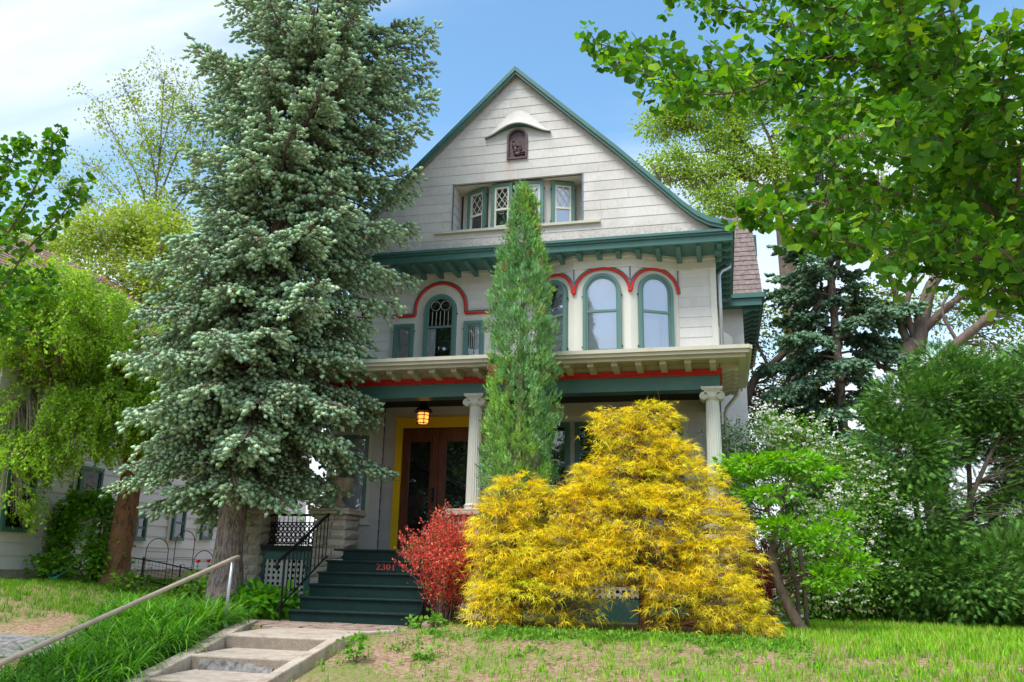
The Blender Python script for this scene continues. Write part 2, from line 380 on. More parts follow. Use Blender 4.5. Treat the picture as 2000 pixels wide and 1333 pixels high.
# ================================================================== GROUND
def grid_mesh(name, xs, ys, zf, m):
    nx, ny = len(xs), len(ys)
    X, Y = np.meshgrid(xs, ys); Z = zf(X, Y)
    v = np.stack([X.ravel(), Y.ravel(), Z.ravel()], 1)
    i = np.arange((nx - 1) * (ny - 1)); r, c = i // (nx - 1), i % (nx - 1); a = r * nx + c
    q = np.stack([a, a + 1, a + nx + 1, a + nx], 1)
    me = bpy.data.meshes.new(name); me.from_pydata(v.tolist(), [], q.tolist()); me.shade_smooth(); me.materials.append(m)
    return kind(link(name, me), 'structure')
def ground_mat():
    m = bpy.data.materials.new('lawn_soil'); m.use_nodes = True
    n, l = m.node_tree.nodes, m.node_tree.links
    b = n['Principled BSDF']; b.inputs['Roughness'].default_value = 0.95; b.inputs['Specular IOR Level'].default_value = 0.1
    t = n.new('ShaderNodeTexCoord')
    a = n.new('ShaderNodeTexNoise'); a.inputs['Scale'].default_value = 1.3; a.inputs['Detail'].default_value = 8; l.new(t.outputs['Object'], a.inputs['Vector'])
    c = n.new('ShaderNodeTexNoise'); c.inputs['Scale'].default_value = 22; c.inputs['Detail'].default_value = 8; l.new(t.outputs['Object'], c.inputs['Vector'])
    r = n.new('ShaderNodeValToRGB'); r.color_ramp.elements[0].position = 0.35; r.color_ramp.elements[0].color = (0.21, 0.115, 0.072, 1)
    r.color_ramp.elements[1].position = 0.65; r.color_ramp.elements[1].color = (0.42, 0.30, 0.20, 1)
    l.new(c.outputs['Fac'], r.inputs[0])
    r2 = n.new('ShaderNodeMapRange'); r2.inputs['From Min'].default_value = 0.42; r2.inputs['From Max'].default_value = 0.75; l.new(a.outputs['Fac'], r2.inputs['Value'])
    mx = n.new('ShaderNodeMix'); mx.data_type = 'RGBA'; l.new(r2.outputs[0], mx.inputs[0]); l.new(r.outputs[0], mx.inputs[6]); mx.inputs[7].default_value = (0.17, 0.21, 0.055, 1)
    l.new(mx.outputs[2], b.inputs['Base Color'])
    bp = n.new('ShaderNodeBump'); bp.inputs['Strength'].default_value = 0.8; bp.inputs['Distance'].default_value = 0.03; l.new(c.outputs['Fac'], bp.inputs['Height']); l.new(bp.outputs[0], b.inputs['Normal'])
    return m
xs = np.concatenate([np.linspace(-160, -22, 14), np.linspace(-20, 14, 137), np.linspace(18, 160, 14)])
ys = np.concatenate([np.linspace(-60, -12, 12), np.linspace(-11, 12, 93), np.linspace(14, 260, 20)])
def gz(X, Y):
    h = terrain(X, Y)
    # cut out below the concrete steps
    inside = (X > -6.2) & (X < -4.35) & (Y < -1.75)
    return np.where(inside, h - 0.35, h)
ground = grid_mesh('ground', xs, ys, gz, ground_mat())
sw = MB().box(-60, 60, -14.8, -11.9, -1.1, -0.81); structure('sidewalk', sw, M['concrete'])

# concrete steps: slabs, risers and cheek walls
front = thing('concrete_steps', 'worn concrete steps and landing leading up to the dark green porch steps', 'steps', (-5.3, -3.9, 0))
treads = [(-2.55, -3.90, 0.0), (-3.88, -4.75, -0.15), (-4.73, -5.6, -0.30), (-5.58, -6.45, -0.45), (-6.43, -7.3, -0.60), (-7.28, -8.2, -0.75)]
for i, (ya, yb, z) in enumerate(treads):
    xl_ = (-5.98, -5.80, -5.72, -5.70, -5.70, -5.70)[i]; mb = MB().box(xl_, -4.52, yb, ya, z - 0.3, z)
    o = mb.build('step_slab', M['concrete'], front, bevel=0.012)
    MB().box(xl_ + .02, -4.53, yb - 0.006, yb + 0.01, z - 0.15, z - 0.022).build('riser_face', M['concrete2'], o)
# crumbled grey mortar on the second riser
pm = MB()
pr = random.Random(3)
_t = [(-5.66 + 0.045 * k, 0.115 - 0.0022 * k + pr.uniform(-.012, .008) - (.02 if k > 15 else 0), pr.uniform(.012, .045)) for k in range(21)]
_v = []
for (x, h_, d_) in _t: _v += [(x, -4.74, -.30), (x, -4.755 - d_ - .02, -.30), (x, -4.755 - d_, -.30 + h_ * .6), (x, -4.755 - d_ * .5, -.30 + h_), (x, -4.74, -.30 + h_)]
pm.add(_v, [(5*i+k, 5*i+(k+1) % 5, 5*i+5+(k+1) % 5, 5*i+5+k) for i in range(20) for k in range(5)] + [(4,3,2,1,0), (100,101,102,103,104)])
pm.build('mortar_patch', M['patch'], front)
def cheek(xs_, w, name, top, pts):
    mb = MB()
    n = len(pts); vs = []
    for (x, y, z) in pts:
        vs += [(x - w / 2, y, z - 0.6), (x + w / 2, y, z - 0.6), (x + w / 2, y, z), (x - w / 2, y, z)]
    fs = [(4*i+k, 4*i+(k+1) % 4, 4*i+4+(k+1) % 4, 4*i+4+k) for i in range(n-1) for k in range(4)]
    fs += [(0,3,2,1), (4*n-4, 4*n-3, 4*n-2, 4*n-1)]
    mb.add(vs, fs)
    return mb.build(name, M['concrete'], front, bevel=0.015)
cheek(0, 0.13, 'right_cheek_wall', 0, [(-4.08, -2.95, .05), (-4.25, -3.12, .05), (-4.40, -3.45, .045), (-4.45, -3.95, 0.01), (-4.45, -4.8, -.14), (-4.45, -5.7, -.30), (-4.45, -6.6, -.46), (-4.45, -8.2, -.74)])
for (a, b) in ((-2.1, -3.42), (-3.45, -4.62), (-4.66, -5.75), (-5.78, -7.3)):
    za = 0.05 + min(0, (a + 3.6)) * 0.176; zb = 0.05 + min(0, (b + 3.6)) * 0.176
    xa, xb = (float(np.interp(-q_, [2.1, 3.45, 4.65, 5.75, 7.3], [-6.62, -6.08, -5.89, -5.81, -5.80])) for q_ in (a, b))
    cheek(0, 0.2, 'left_cheek_wall', 0, [(xa, a, za), ((xa + xb) / 2, (a + b) / 2, (za + zb) / 2), (xb, b, zb)])

# flagstones between landing and wooden steps
flag = thing('flagstone_strip', 'irregular flat stones between the concrete landing and the green steps', 'paving', (-5.6, -2.1, 0))
fr = random.Random(11)
for row, (y0, y1) in enumerate(((-2.53, -2.12), (-2.1, -1.66))):
    x = -6.75
    while x < -4.1:
        w = 0.34 + fr.random() * 0.4; x1 = min(x + w, -4.0)
        j = lambda: (fr.random() - .5) * 0.05
        MB().prism([(x + .012 + j(), y0 + .01 + j()), (x1 - .012, y0 + .01 + j()), (x1 - .012 + j() , y1 - .01 + j()), ((x + x1) / 2, y1 - .005), (x + .012, y1 - .01 + j())], -0.05, 0.012 + fr.random() * 0.012, axis='z').build('stone', M['flag'], flag, bevel=0.008)
        x = x1

# ================================================================== HOUSE
HX0, HX1, W, G = -7.48, 0.12, 2.0, 1.2
AX = -3.663
house = thing('house', 'white gabled house with dark green and red trim and a columned front porch', 'house', (AX, W, 0))
core = MB().box(HX0 + .04, HX1 - .04, W + .004, 10.5, 0.0, 6.68)
core.build('wall', M['siding2'], house)
wallp = MB().box(HX0 + .04, HX1 - .04, W + .001, W + .0035, 1.09, 6.6).build('front_wall', M['siding2'], house)
side = MB()
for k in range(28):
    z = 1.0 + .2 * k
    side.add([(HX1 - .035, 2.03, z), (HX1 + .004, 2.03, z), (HX1 - .012, 2.03, z + .2), (HX1 - .035, 2.03, z + .2), (HX1 - .035, 10.4, z), (HX1 + .004, 10.4, z), (HX1 - .012, 10.4, z + .2), (HX1 - .035, 10.4, z + .2)],
             [(0,1,2,3), (7,6,5,4), (0,4,5,1), (1,5,6,2), (2,6,7,3), (3,7,4,0)])
kind(side.build('side_siding', M['siding2'], house), 'stuff')
MB().box(HX1 - .10, HX1 + .012, W - .03, W + .06, 4.1, 6.46).build('corner_board', M['cream'], house)
fw = frame_mw(0, W)
# second storey boards
zz = lambda c: (lambda z: c)
bay = [(-3.40, 2.0), (-2.53, 1.55), (-1.45, 1.55), (-0.58, 2.0)]
boards(wallp, M['siding2'], zz(HX0 + .05), zz(-3.38), 4.3, 6.48, 0.2, [(-6.44, -4.27, 4.2, 5.80), (-5.92, -4.82, 5.7, 6.2)], 1.6, fw, 2)
boards(wallp, M['siding2'], zz(-0.58), zz(HX1 - .10), 4.3, 6.48, 0.2, [], 1.6, fw, 3)
# first storey boards under the porch roof
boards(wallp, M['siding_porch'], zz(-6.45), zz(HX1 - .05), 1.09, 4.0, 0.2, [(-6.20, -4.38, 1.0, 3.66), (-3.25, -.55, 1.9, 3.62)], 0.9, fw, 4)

# -------- gable
def rake(z):     # distance from the axis at height z
    P = [(6.90, 4.13), (7.007, 4.078), (7.034, 3.99), (7.103, 3.70), (7.25, 3.476), (7.468, 3.233), (7.80, 2.89), (10.739, 0.0)]
    if z <= P[0][0]: return P[0][1]
    for (a, ra), (b, rb) in zip(P, P[1:]):
        if z <= b: return ra + (rb - ra) * (z - a) / (b - a)
    return 0.0
gab = MB()
zs = [6.68, 7.0, 7.03, 7.1, 7.25, 7.47, 7.8, 10.65]
REC = (-4.94, -2.29, 7.30, 8.30)   # recess opening
pl = [(AX - rake(z) + .05, z) for z in zs] + [(AX + rake(z) - .05, z) for z in reversed(zs)]
# solid gable wall around the recess
def strip_poly(z0, z1, x0=None, x1=None):
    zz_ = [z0] + [z for z in zs if z0 < z < z1] + [z1]
    L = [(AX - rake(z) + .05 if x0 is None else x0, z) for z in zz_]; Rr = [(AX + rake(z) - .05 if x1 is None else x1, z) for z in reversed(zz_)]
    return Rr[::-1] + L[::-1] if False else L + Rr
for args in ((6.9, REC[2]), (REC[2], REC[3], None, REC[0]), (REC[2], REC[3], REC[1], None), (REC[3], 10.6)):
    gab.prism(strip_poly(*args), G + .004, G + .09)
gable = gab.build('gable_wall', M['siding'], house)
boards(gable, M['siding'], lambda z: AX - rake(z) + .02, lambda z: AX + rake(z) - .02, 6.90, 10.66, 0.2,
       [REC, (-3.83, -3.41, 8.72, 9.36)], 1.6, frame_mw(0, G), 5, thick=0.013)
# recess: cheeks with boards, head, sill
rec = MB()
rec.box(REC[0] - .03, REC[1] + .03, G + .05, G + .6, REC[3], REC[3] + .05)
rec.build('recess_soffit', M['cream'], house)
for s, x in ((1, REC[0]), (-1, REC[1])):
    ch = MB().box(min(x, x - s * .05), max(x, x - s * .05), G + .004, G + .6, REC[2], REC[3]).build('recess_cheek', M['siding'], house)
    for k in range(5):
        z = REC[2] + .2 * k
        a, b = x + s * .014, x + s * .004
        vs = [(x, G - .004, z), (a, G - .004, z), (b, G - .004, z + .198), (x, G - .004, z + .198), (x, G + .55, z), (a, G + .55, z), (b, G + .55, z + .198), (x, G + .55, z + .198)]
        fc = [(0,1,2,3), (7,6,5,4), (0,4,5,1), (1,5,6,2), (2,6,7,3), (3,7,4,0)]
        MB().add(vs, fc if s > 0 else [f[::-1] for f in fc]).build('siding_board', M['siding'], ch)
    MB().box(min(x, x + s * .022), max(x, x + s * .022), G - .028, G + .004, REC[2] - .02, REC[3] + .0).build('corner_strip', M['lead'], house)
MB().box(-5.27, -1.96, G - .075, G + .62, 7.225, 7.275).build('sill', M['olive'], house)

# windows -----------------------------------------------------------------
def arc(cx, cz, r, a0, a1, n): return [(cx + r * math.cos(math.radians(a0 + (a1 - a0) * i / n)), cz + r * math.sin(math.radians(a0 + (a1 - a0) * i / n))) for i in range(n + 1)]
def window(mw, cx, w, z0, z1, arch=False, fw_=0.06, rail=None, back='blind', glass='glass_bright', lattice=None, sash='green_sash', parent=None, curtains=0, frame='green_sash', pegs=True):
    """double-hung window; local frame mw, centre cx, outer width w"""
    par = parent or house
    x0, x1 = cx - w / 2, cx + w / 2; r = w / 2; zc = z1 - r if arch else z1
    def outline(ins, n=14):
        if arch: return [(x0 + ins, z0 + ins)] + [(x0 + ins, zc)] + arc(cx, zc, r - ins, 180, 0, n)[1:-1] + [(x1 - ins, zc), (x1 - ins, z0 + ins)]
        return [(x0 + ins, z0 + ins), (x0 + ins, z1 - ins), (x1 - ins, z1 - ins), (x1 - ins, z0 + ins)]
    o, i = outline(0), outline(fw_)
    fr = MB().band(i + [i[0]], o + [o[0]], -0.075, -0.0)
    F = fr.build('window', M[frame], par, mw=mw)
    bp = outline(fw_ - .005)
    MB().prism(bp[::-1], -0.012, -0.004).build('backing' if back == 'dark' else 'blind', M[{'dark': 'dark', 'blind': 'blind', 'curtain': 'curtain'}[back]], F, mw=mw)  # the dark option is a flat near-black sheet painted as an unlit room
    if rail is None: rail = z0 + (z1 - z0) * 0.5
    # sash: upper in front, lower behind
    s2 = outline(fw_ + .035); s1 = outline(fw_)
    MB().band(s2 + [s2[0]], s1 + [s1[0]], -0.055, -0.02).box(x0 + fw_, x1 - fw_, -0.06, -0.022, rail - .022, rail + .022).build('sash', M[sash], F, mw=mw)
    g = outline(fw_ + .02)
    MB().prism(g[::-1], -0.036, -0.032).build('pane', M[glass], F, mw=mw)
    if curtains:
        c = MB()
        for side_ in ((-1, 1) if curtains == 2 else ((1,) if curtains == 1 else (-1,))):
            xe = x0 + fw_ + .03 if side_ < 0 else x1 - fw_ - .03
            n = 10; cw = w * 0.24
            vs = []; 
            for k in range(n + 1):
                t = k / n; x = xe - side_ * cw * t; y = -0.024 + 0.006 * math.sin(t * 22)
                vs += [(x, y, z0 + fw_), (x - side_ * 0.02 * math.sin(t * 3), y, (rail if arch else z1) - .03)]
            c.add(vs, [(2 * k, 2 * k + 2, 2 * k + 3, 2 * k + 1) for k in range(n)])
        c.build('curtain', M['curtain'], F, mw=mw)
    if lattice == 'diamond':
        L = MB(); zt, zb = z1 - fw_ - .02, rail + .02; a, b = x0 + fw_ + .03, x1 - fw_ - .03; wd = b - a; sp = wd / 2
        ht = zt - zb
        for k in range(-3, 5):
            for sg in (1, -1):
                # lines z = zb + sg*1.45*(x - xs)
                xs_ = a + k * sp
                pts = []
                sl = 1.5 * sg
                for xx in (a, b):
                    pts.append((xx, zb + sl * (xx - xs_)))
                (xa, za), (xb, zb2) = pts
                # clip to zb..zt
                def clipz(xa, za, xb, zb2):
                    t0, t1 = 0.0, 1.0; dz = zb2 - za
                    for lim, sgn in ((zb, 1), (zt, -1)):
                        fa = sgn * (za - lim); fb = sgn * (zb2 - lim)
                        if fa < 0 and fb < 0: return None
                        if fa < 0: t0 = max(t0, fa / (fa - fb))
                        if fb < 0: t1 = min(t1, fa / (fa - fb))
                    return (xa + (xb - xa) * t0, za + dz * t0, xa + (xb - xa) * t1, za + dz * t1) if t1 > t0 + .02 else None
                q = clipz(xa, za, xb, zb2)
                if q: L.tube([(q[0], -.047, q[1]), (q[2], -.047, q[3])], 0.007, 4)
        if L.v: L.build('lattice', M['muntin'], F, mw=mw)
    elif lattice == 'leaded':
        L = MB(); n = 6
        for k in range(1, n):
            x = x0 + fw_ + .03 + (w - 2 * fw_ - .06) * k / n
            zt = (zc if arch else z1) - 0.02 + (0.02 if not arch else 0.0)
            L.tube([(x, -.045, rail + .02), (x, -.045, zt)], 0.0045, 4)
        if arch:
            rr = (w / 2 - fw_ - .03) * 0.42
            for sx in (-1, 1):
                L.tube([(p[0], -.045, p[1]) for p in arc(cx + sx * rr * .98, zc + .10, rr * .92, 0, 360, 16)], 0.0045, 4)
        L.build('leading', M['came'], F, mw=mw)
    if pegs:
        P_ = MB()
        for zq in (z0 + .15, zc - .08 if arch else z1 - .15):
            for xq in (x0 - .012, x1 + .012): P_.box(xq - .012, xq + .012, -.04, -.02, zq - .012, zq + .012)
        kind(P_.build('catch', M['iron'], F, mw=mw), 'stuff')
    return F
# gable: four sash on a shallow bow inside the recess
gw = [((-4.50), 0.34, 26), ((-3.94), 0.15, 7), ((-3.34), 0.15, -7), ((-2.76), 0.32, -22)]
for (cx, dy, ang), bk, gl, wd in zip(gw, ('blind', 'dark', 'blind', 'blind'), ('glass_bright', 'glass', 'glass_bright', 'glass_bright'), (.48, .44, .46, .46)):
    mw = Matrix.Translation((cx, G + dy, 0)) @ Matrix.Rotation(math.radians(-ang), 4, 'Z')
    window(mw, 0, wd, 7.28, 8.27, rail=7.72, back=bk, glass=gl, lattice='diamond', sash='muntin' , fw_=.065)
# fluted cream posts between them
for (x, y, a, ww) in ((-4.185, G + .25, -20, .17), (-3.62, G + .16, 0, .15), (-3.045, G + .25, 18, .16), (-4.79, G + .58, 0, .12), (-2.46, G + .56, 0, .12)):
    mw = Matrix.Translation((x, y, 0)) @ Matrix.Rotation(math.radians(a), 4, 'Z')
    mb = MB().box(-ww / 2, ww / 2, -.01, .10, 7.275, 8.3)
    for k in range(5): mb.box(-ww / 2 + .015 + k * (ww - .04) / 4.6, -ww / 2 + .03 + k * (ww - .04) / 4.6, -.018, -.01, 7.30, 8.28)
    mb.build('mullion_post', M['cream'], house, mw=mw)
MB().box(-4.9, -2.33, G + .585, G + .60, 7.27, 8.3).build('recess_back', M['cream'], house)

# relief plaque and its curved hood
pq = MB().box(-3.83, -3.41, G - .01, G + .03, 8.72, 9.17)
pq.prism([(-3.83, 9.17)] + arc(-3.62, 9.17, .21, 180, 0, 10)[1:-1] + [(-3.41, 9.17)], G - .01, G + .03)
PQ = pq.build('relief_plaque', M['bronze'], house)
fo = [(-3.83, 8.72), (-3.83, 9.17)] + arc(-3.62, 9.17, .21, 180, 0, 10)[1:-1] + [(-3.41, 9.17), (-3.41, 8.72), (-3.83, 8.72)]
fi = [(-3.79, 8.755), (-3.79, 9.17)] + arc(-3.62, 9.17, .17, 180, 0, 10)[1:-1] + [(-3.45, 9.17), (-3.45, 8.755), (-3.79, 8.755)]
MB().band(fi, fo, G - .055, G - .005).build('plaque_rim', M['bronze'], PQ)
def ico(mb, c, r, n=8, m=6):
    vs = []; fs = []
    for i in range(m + 1):
        ph = math.pi * i / m
        for k in range(n): vs.append((c[0] + r[0] * math.sin(ph) * math.cos(2 * math.pi * k / n), c[1] + r[1] * math.sin(ph) * math.sin(2 * math.pi * k / n), c[2] + r[2] * math.cos(ph)))
    for i in range(m):
        for k in range(n): fs.append((i * n + k, (i + 1) * n + k, (i + 1) * n + (k + 1) % n, i * n + (k + 1) % n))
    mb.add(vs, fs)
rl = MB()
for c, r in (((-3.70, G - .02, 9.12), (.028, .03, .035)), ((-3.69, G - .02, 9.03), (.045, .03, .07)), ((-3.66, G - .02, 8.93), (.05, .035, .08)), ((-3.62, G - .02, 8.84), (.075, .03, .05)),
             ((-3.56, G - .02, 9.0), (.022, .03, .028)), ((-3.555, G - .02, 8.94), (.03, .03, .05)), ((-3.66, G - .02, 9.01), (.07, .022, .015)), ((-3.52, G - .02, 8.87), (.06, .03, .02))): ico(rl, c, r)
rl.box(-3.56, -3.46, G - .045, G - .005, 8.82, 8.835)
rl.build('relief_figures', M['bronze'], PQ, smooth=True)
# hood: eyebrow swelling of the siding
def brow(x):  # 0..1 profile
    t = (x + 3.62) / 0.66
    return max(0.0, math.cos(max(-1, min(1, t)) * math.pi / 2)) ** 1.6
nx, nz = 30, 8
hv, hf = [], []
for j in range(nz + 1):
    v = j / nz
    for i in range(nx + 1):
        x = -4.30 + 1.36 * i / nx
        t = (x + 3.62) / 0.68; b = brow(x)
        zl = 9.245 + 0.20 * b + (0.02 if v < 1 else 0)       # lower lip
        zt = 9.27 + 0.24 * b + 0.30 * b ** 0.7
        z = zl + (zt - zl) * v
        y = G - .022 - (0.02 + 0.13 * (0.35 + 0.65 * b)) * (1 - v) ** 1.6
        hv.append((x, y, z))
for j in range(nz):
    for i in range(nx):
        a = j * (nx + 1) + i; hf.append((a, a + 1, a + nx + 2, a + nx + 1))
MB().add(hv, hf).build('eyebrow_hood', M['siding'], house, smooth=True)
# its underside (green) and lip
uv_ = []; lip = []
for i in range(nx + 1):
    x = -4.30 + 1.36 * i / nx; b = brow(x); y = G - .022 - (0.02 + 0.13 * (0.35 + 0.65 * b)); z = 9.265 + 0.20 * b
    uv_ += [(x, y + .02, z - .022), (x, G + .01, z - .022)]; lip.append((x, y + .004, z - .01))
MB().add(uv_, [(2 * i, 2 * i + 2, 2 * i + 3, 2 * i + 1) for i in range(nx)]).build('hood_soffit', M['green'], house)
MB().tube(lip, 0.017, 6).build('hood_lip', M['siding'], house)

# -------- main roof with flared eaves
def roof_pts(off, side):
    P = [(0, 10.655), (1.095, 9.575), (2.065, 8.625), (2.86, 7.80), (3.233, 7.405), (3.476, 7.18), (3.71, 7.03), (3.94, 6.955), (4.12, 6.925)]
    return [(AX + side * d, z + off) for d, z in P]
for s in (1, -1):
    lo, hi = roof_pts(-.06, s), roof_pts(.07, s)
    MB().band(lo, hi, G - .10, 10.9).build('roof', M['shingle'], house)
    # rake trim board on the front edge
    lo, hi = roof_pts(-.075, s), roof_pts(.045, s)
    MB().band(lo, hi, G - .155, G - .10).build('rake_trim', M['green'], house)
    lo, hi = roof_pts(-.015, s), roof_pts(.085, s)
    MB().band(lo, hi, G - .185, G - .155).build('rake_crown', M['green'], house)
# shingle courses on the far side of the flare are seen edge on only; front eave
X0, X1 = AX - 4.10, AX + 4.10
MB().box(X0, X1, G - .10, G + .05, 6.79, 6.87).build('eave_crown', M['green'], house)
MB().box(X0 + .02, X1 - .02, G - .06, G + .02, 6.67, 6.79).build('fascia', M['green'], house)
MB().box(X0 - .02, X1 + .01, G - .135, G - .10, 6.83, 6.88).build('fascia_bead', M['green'], house)
MB().box(X0 + .05, X1 - .03, G + .02, W + .05, 6.70, 6.73).build('soffit', M['green'], house)
# rafter tails
tb = MB()
prof = [(G + .03, 6.70), (G + .03, 6.62), (G + .10, 6.60), (W, 6.575), (W, 6.70)]
tb.prism(prof, -.045, .045, axis='x')
tme = None
x = -7.6; k = 0
while x < 0.35:
    if tme is None:
        o = tb.build('rafter_tail', M['green'], house, mw=Matrix.Translation((x, 0, 0))); tme = o.data
    else: link('rafter_tail', tme, house, mw=Matrix.Translation((x, 0, 0)))
    x += 0.372
# right side eave: gutter board, soffit, scalloped tails
MB().box(0.40, 0.50, G - .10, 5.0, 6.87, 6.98).build('side_gutter', M['green'], house)
MB().box(0.42, 0.455, G - .06, 5.0, 6.67, 6.90).build('side_fascia', M['green'], house)
MB().box(HX1 - .03, 0.42, W + .01, 5.0, 6.70, 6.73).build('side_soffit', M['green'], house)
sc = MB()
pts = [(HX1 + .01, 6.70), (0.42, 6.70), (0.42, 6.60), (0.36, 6.57), (0.31, 6.60), (0.26, 6.585), (0.20, 6.54), (HX1 + .01, 6.50)]
sc.prism(pts, -.04, .04); sme = None
for k in range(9):
    y = 1.45 + .37 * k
    if sme is None: o = sc.build('side_rafter_tail', M['green'], house, mw=Matrix.Translation((0, y, 0))); sme = o.data
    else: link('side_rafter_tail', sme, house, mw=Matrix.Translation((0, y, 0)))
# left side eave (mostly behind the spruce)
MB().box(AX - 4.18, AX - 4.06, G - .10, 10.9, 6.90, 7.03).build('side_gutter', M['green'], house)
MB().box(AX - 4.11, HX0 + .03, W + .01, 10.9, 6.70, 6.73).build('side_soffit', M['green'], house)

# frieze along wall and bay
fz = MB()
segs = [(HX0, W - .0), (-3.42, W - .0)]
def wall_strip(mb, pts, z0, z1, t):
    """vertical board following plan polyline pts, thickness t outwards (towards -y side)"""
    n = len(pts); off = []
    for i in range(n):
        a = Vector(pts[max(i - 1, 0)]); b = Vector(pts[min(i + 1, n - 1)])
        def nrm(p, q):
            d = (Vector(q) - Vector(p)).normalized(); return Vector((d.y, -d.x))
        if i == 0: nn = nrm(pts[0], pts[1])
        elif i == n - 1: nn = nrm(pts[-2], pts[-1])
        else:
            n1_, n2_ = nrm(pts[i-1], pts[i]), nrm(pts[i], pts[i+1]); nn = (n1_ + n2_); nn = nn / max(.2, nn.length_squared) * 2 / 1.0 if False else (n1_ + n2_).normalized() / max(.3, math.cos(n1_.angle(n2_) / 2))
        off.append((pts[i][0] + nn.x * t, pts[i][1] + nn.y * t))
    vs = []
    for (a, b), (c, d) in zip(pts, off): vs += [(a, b, z0), (c, d, z0), (c, d, z1), (a, b, z1)]
    fs = [(4*i+k, 4*i+(k+1) % 4, 4*i+4+(k+1) % 4, 4*i+4+k) for i in range(n-1) for k in range(4)] + [(0,3,2,1), (4*n-4, 4*n-3, 4*n-2, 4*n-1)]
    mb.add(vs, fs)
fpts = [(HX0, W), (-3.40, W), (-2.53, 1.55), (-1.45, 1.55), (-0.58, W), (HX1 + .02, W)]
wall_strip(fz, fpts, 6.46, 6.64, .03); wall_strip(fz, fpts, 6.635, 6.70, .065); wall_strip(fz, fpts, 6.43, 6.462, .045)
fz.build('frieze', M['cream'], house)

# -------- bay
bb = MB().prism([(-3.40, 2.05), (-3.40, 2.0), (-2.53, 1.55), (-1.45, 1.55), (-0.58, 2.0), (-0.58, 2.05)], 4.0, 6.69, axis='z')
BAY = bb.build('bay', M['cream'], house)
def mould(mw, pts, m='red', r=.026, name='arch_moulding'):
    """rounded painted moulding with a thin grey-green back fillet"""
    MB().tube([(a, -.035, b) for a, b in pts], r, 8).build(name, M[m], house, mw=mw, smooth=True)
    n = len(pts); out = []
    for i in range(n):
        a = pts[max(i - 1, 0)]; b = pts[min(i + 1, n - 1)]; dx, dz = b[0] - a[0], b[1] - a[1]; L = math.hypot(dx, dz) or 1
        out.append((pts[i][0] - dz / L * .045, pts[i][1] + dx / L * .045))
    MB().tube([(a, -.022, b) for a, b in out], .012, 5).build('moulding_fillet', M['green_sash'], house, mw=mw)
facets = [((-3.40, 2.0), (-2.53, 1.55)), ((-2.53, 1.55), (-1.45, 1.55)), ((-1.45, 1.55), (-0.58, 2.0))]
for i, ((ax_, ay), (bx, by)) in enumerate(facets):
    L = math.hypot(bx - ax_, by - ay); ang = math.atan2(by - ay, bx - ax_)
    mw = Matrix.Translation((ax_, ay, 0)) @ Matrix.Rotation(ang, 4, 'Z')
    cx = L / 2
    window(mw, cx, 0.73 if i == 1 else 0.70, 4.72, 6.31, arch=True, rail=5.56, back='blind', glass='glass_bright', curtains=(0, 0, 1)[i], sash='green_sash')
    R0 = L / 2 - .015
    apts = [(.0 + cx - R0, 5.99)] + [(cx + R0 * math.cos(math.radians(a)), 5.96 + .46 * math.sin(math.radians(a))) for a in range(175, 4, -10)] + [(cx + R0, 5.99)]
    apts = [(x, z - (0.03 if j in (0, len(apts) - 1) else 0)) for j, (x, z) in enumerate(apts)]
    mould(mw, apts)
    # board pieces above the arch: one per side, cut by the curve
    for sgn in (-1, 1):
        cur = [(cx + sgn * (R0 + .0) * math.cos(math.radians(a)), 5.97 + .48 * math.sin(math.radians(a))) for a in range(10, 88, 8)]
        for (za, zb) in ((6.03, 6.24), (6.24, 6.44)):
            pp = [(x, z) for x, z in cur if za <= z <= zb]
            def xa(z): 
                s_ = min(1, max(0, (z - 5.97) / .48)); return cx + sgn * R0 * math.sqrt(max(0, 1 - s_ * s_))
            edge = [(xa(za), za)] + pp + [(xa(zb), zb)]
            xo = cx + sgn * L / 2
            poly = edge + [(xo, zb), (xo, za)]
            if area(poly) < .002: continue
            if sgn > 0: poly = poly
            MB().prism(poly, -.016, -.002).build('siding_board', M['siding2'], BAY, mw=mw)
for (x, y) in ((-2.53, 1.55), (-1.45, 1.55), (-0.58, 1.985)):
    MB().box(x - .012, x + .012, y - .035, y - .018, 6.02, 6.43).build('corner_strip', M['lead'], house)
# little turned drops where the arches meet
for (x, y) in ((-2.53, 1.525), (-1.45, 1.525)):
    dp = MB(); ico(dp, (x, y - .01, 5.955), (.045, .035, .045), 8, 6); dp.build('moulding_drop', M['red'], house, smooth=True)

# -------- left window group
pan = MB()
acx, acz, ar = -5.365, 5.93, .535
outline_ = [(-6.42, 4.2), (-6.42, 5.79), (acx - ar, 5.79)] + arc(acx, acz, ar, 180, 0, 18) + [(acx + ar, 5.79), (-4.28, 5.79), (-4.28, 4.2)]
pan.prism(outline_[::-1], -.028, -.0); pan.build('casing_panel', M['cream'], house, mw=fw)
mw = frame_mw(0, W - .026)
mould(mw, [(-6.42, 5.80), (acx - ar - .01, 5.80)] + [(acx - ar, 5.83)] + arc(acx, acz, ar, 178, 2, 20) + [(acx + ar, 5.83), (acx + ar + .01, 5.80), (-4.28, 5.80)], r=.028)
mw = frame_mw(0, W - .028)
window(mw, -5.355, .69, 4.70, 6.225, arch=True, rail=5.53, back='dark', glass='glass', lattice='leaded', curtains=3)
window(mw, -6.13, .43, 4.72, 5.625, back='curtain', glass='glass_bright', rail=4.5)
window(mw, -4.635, .42, 4.72, 5.62, back='dark', glass='glass', lattice='leaded', rail=4.6, curtains=1)

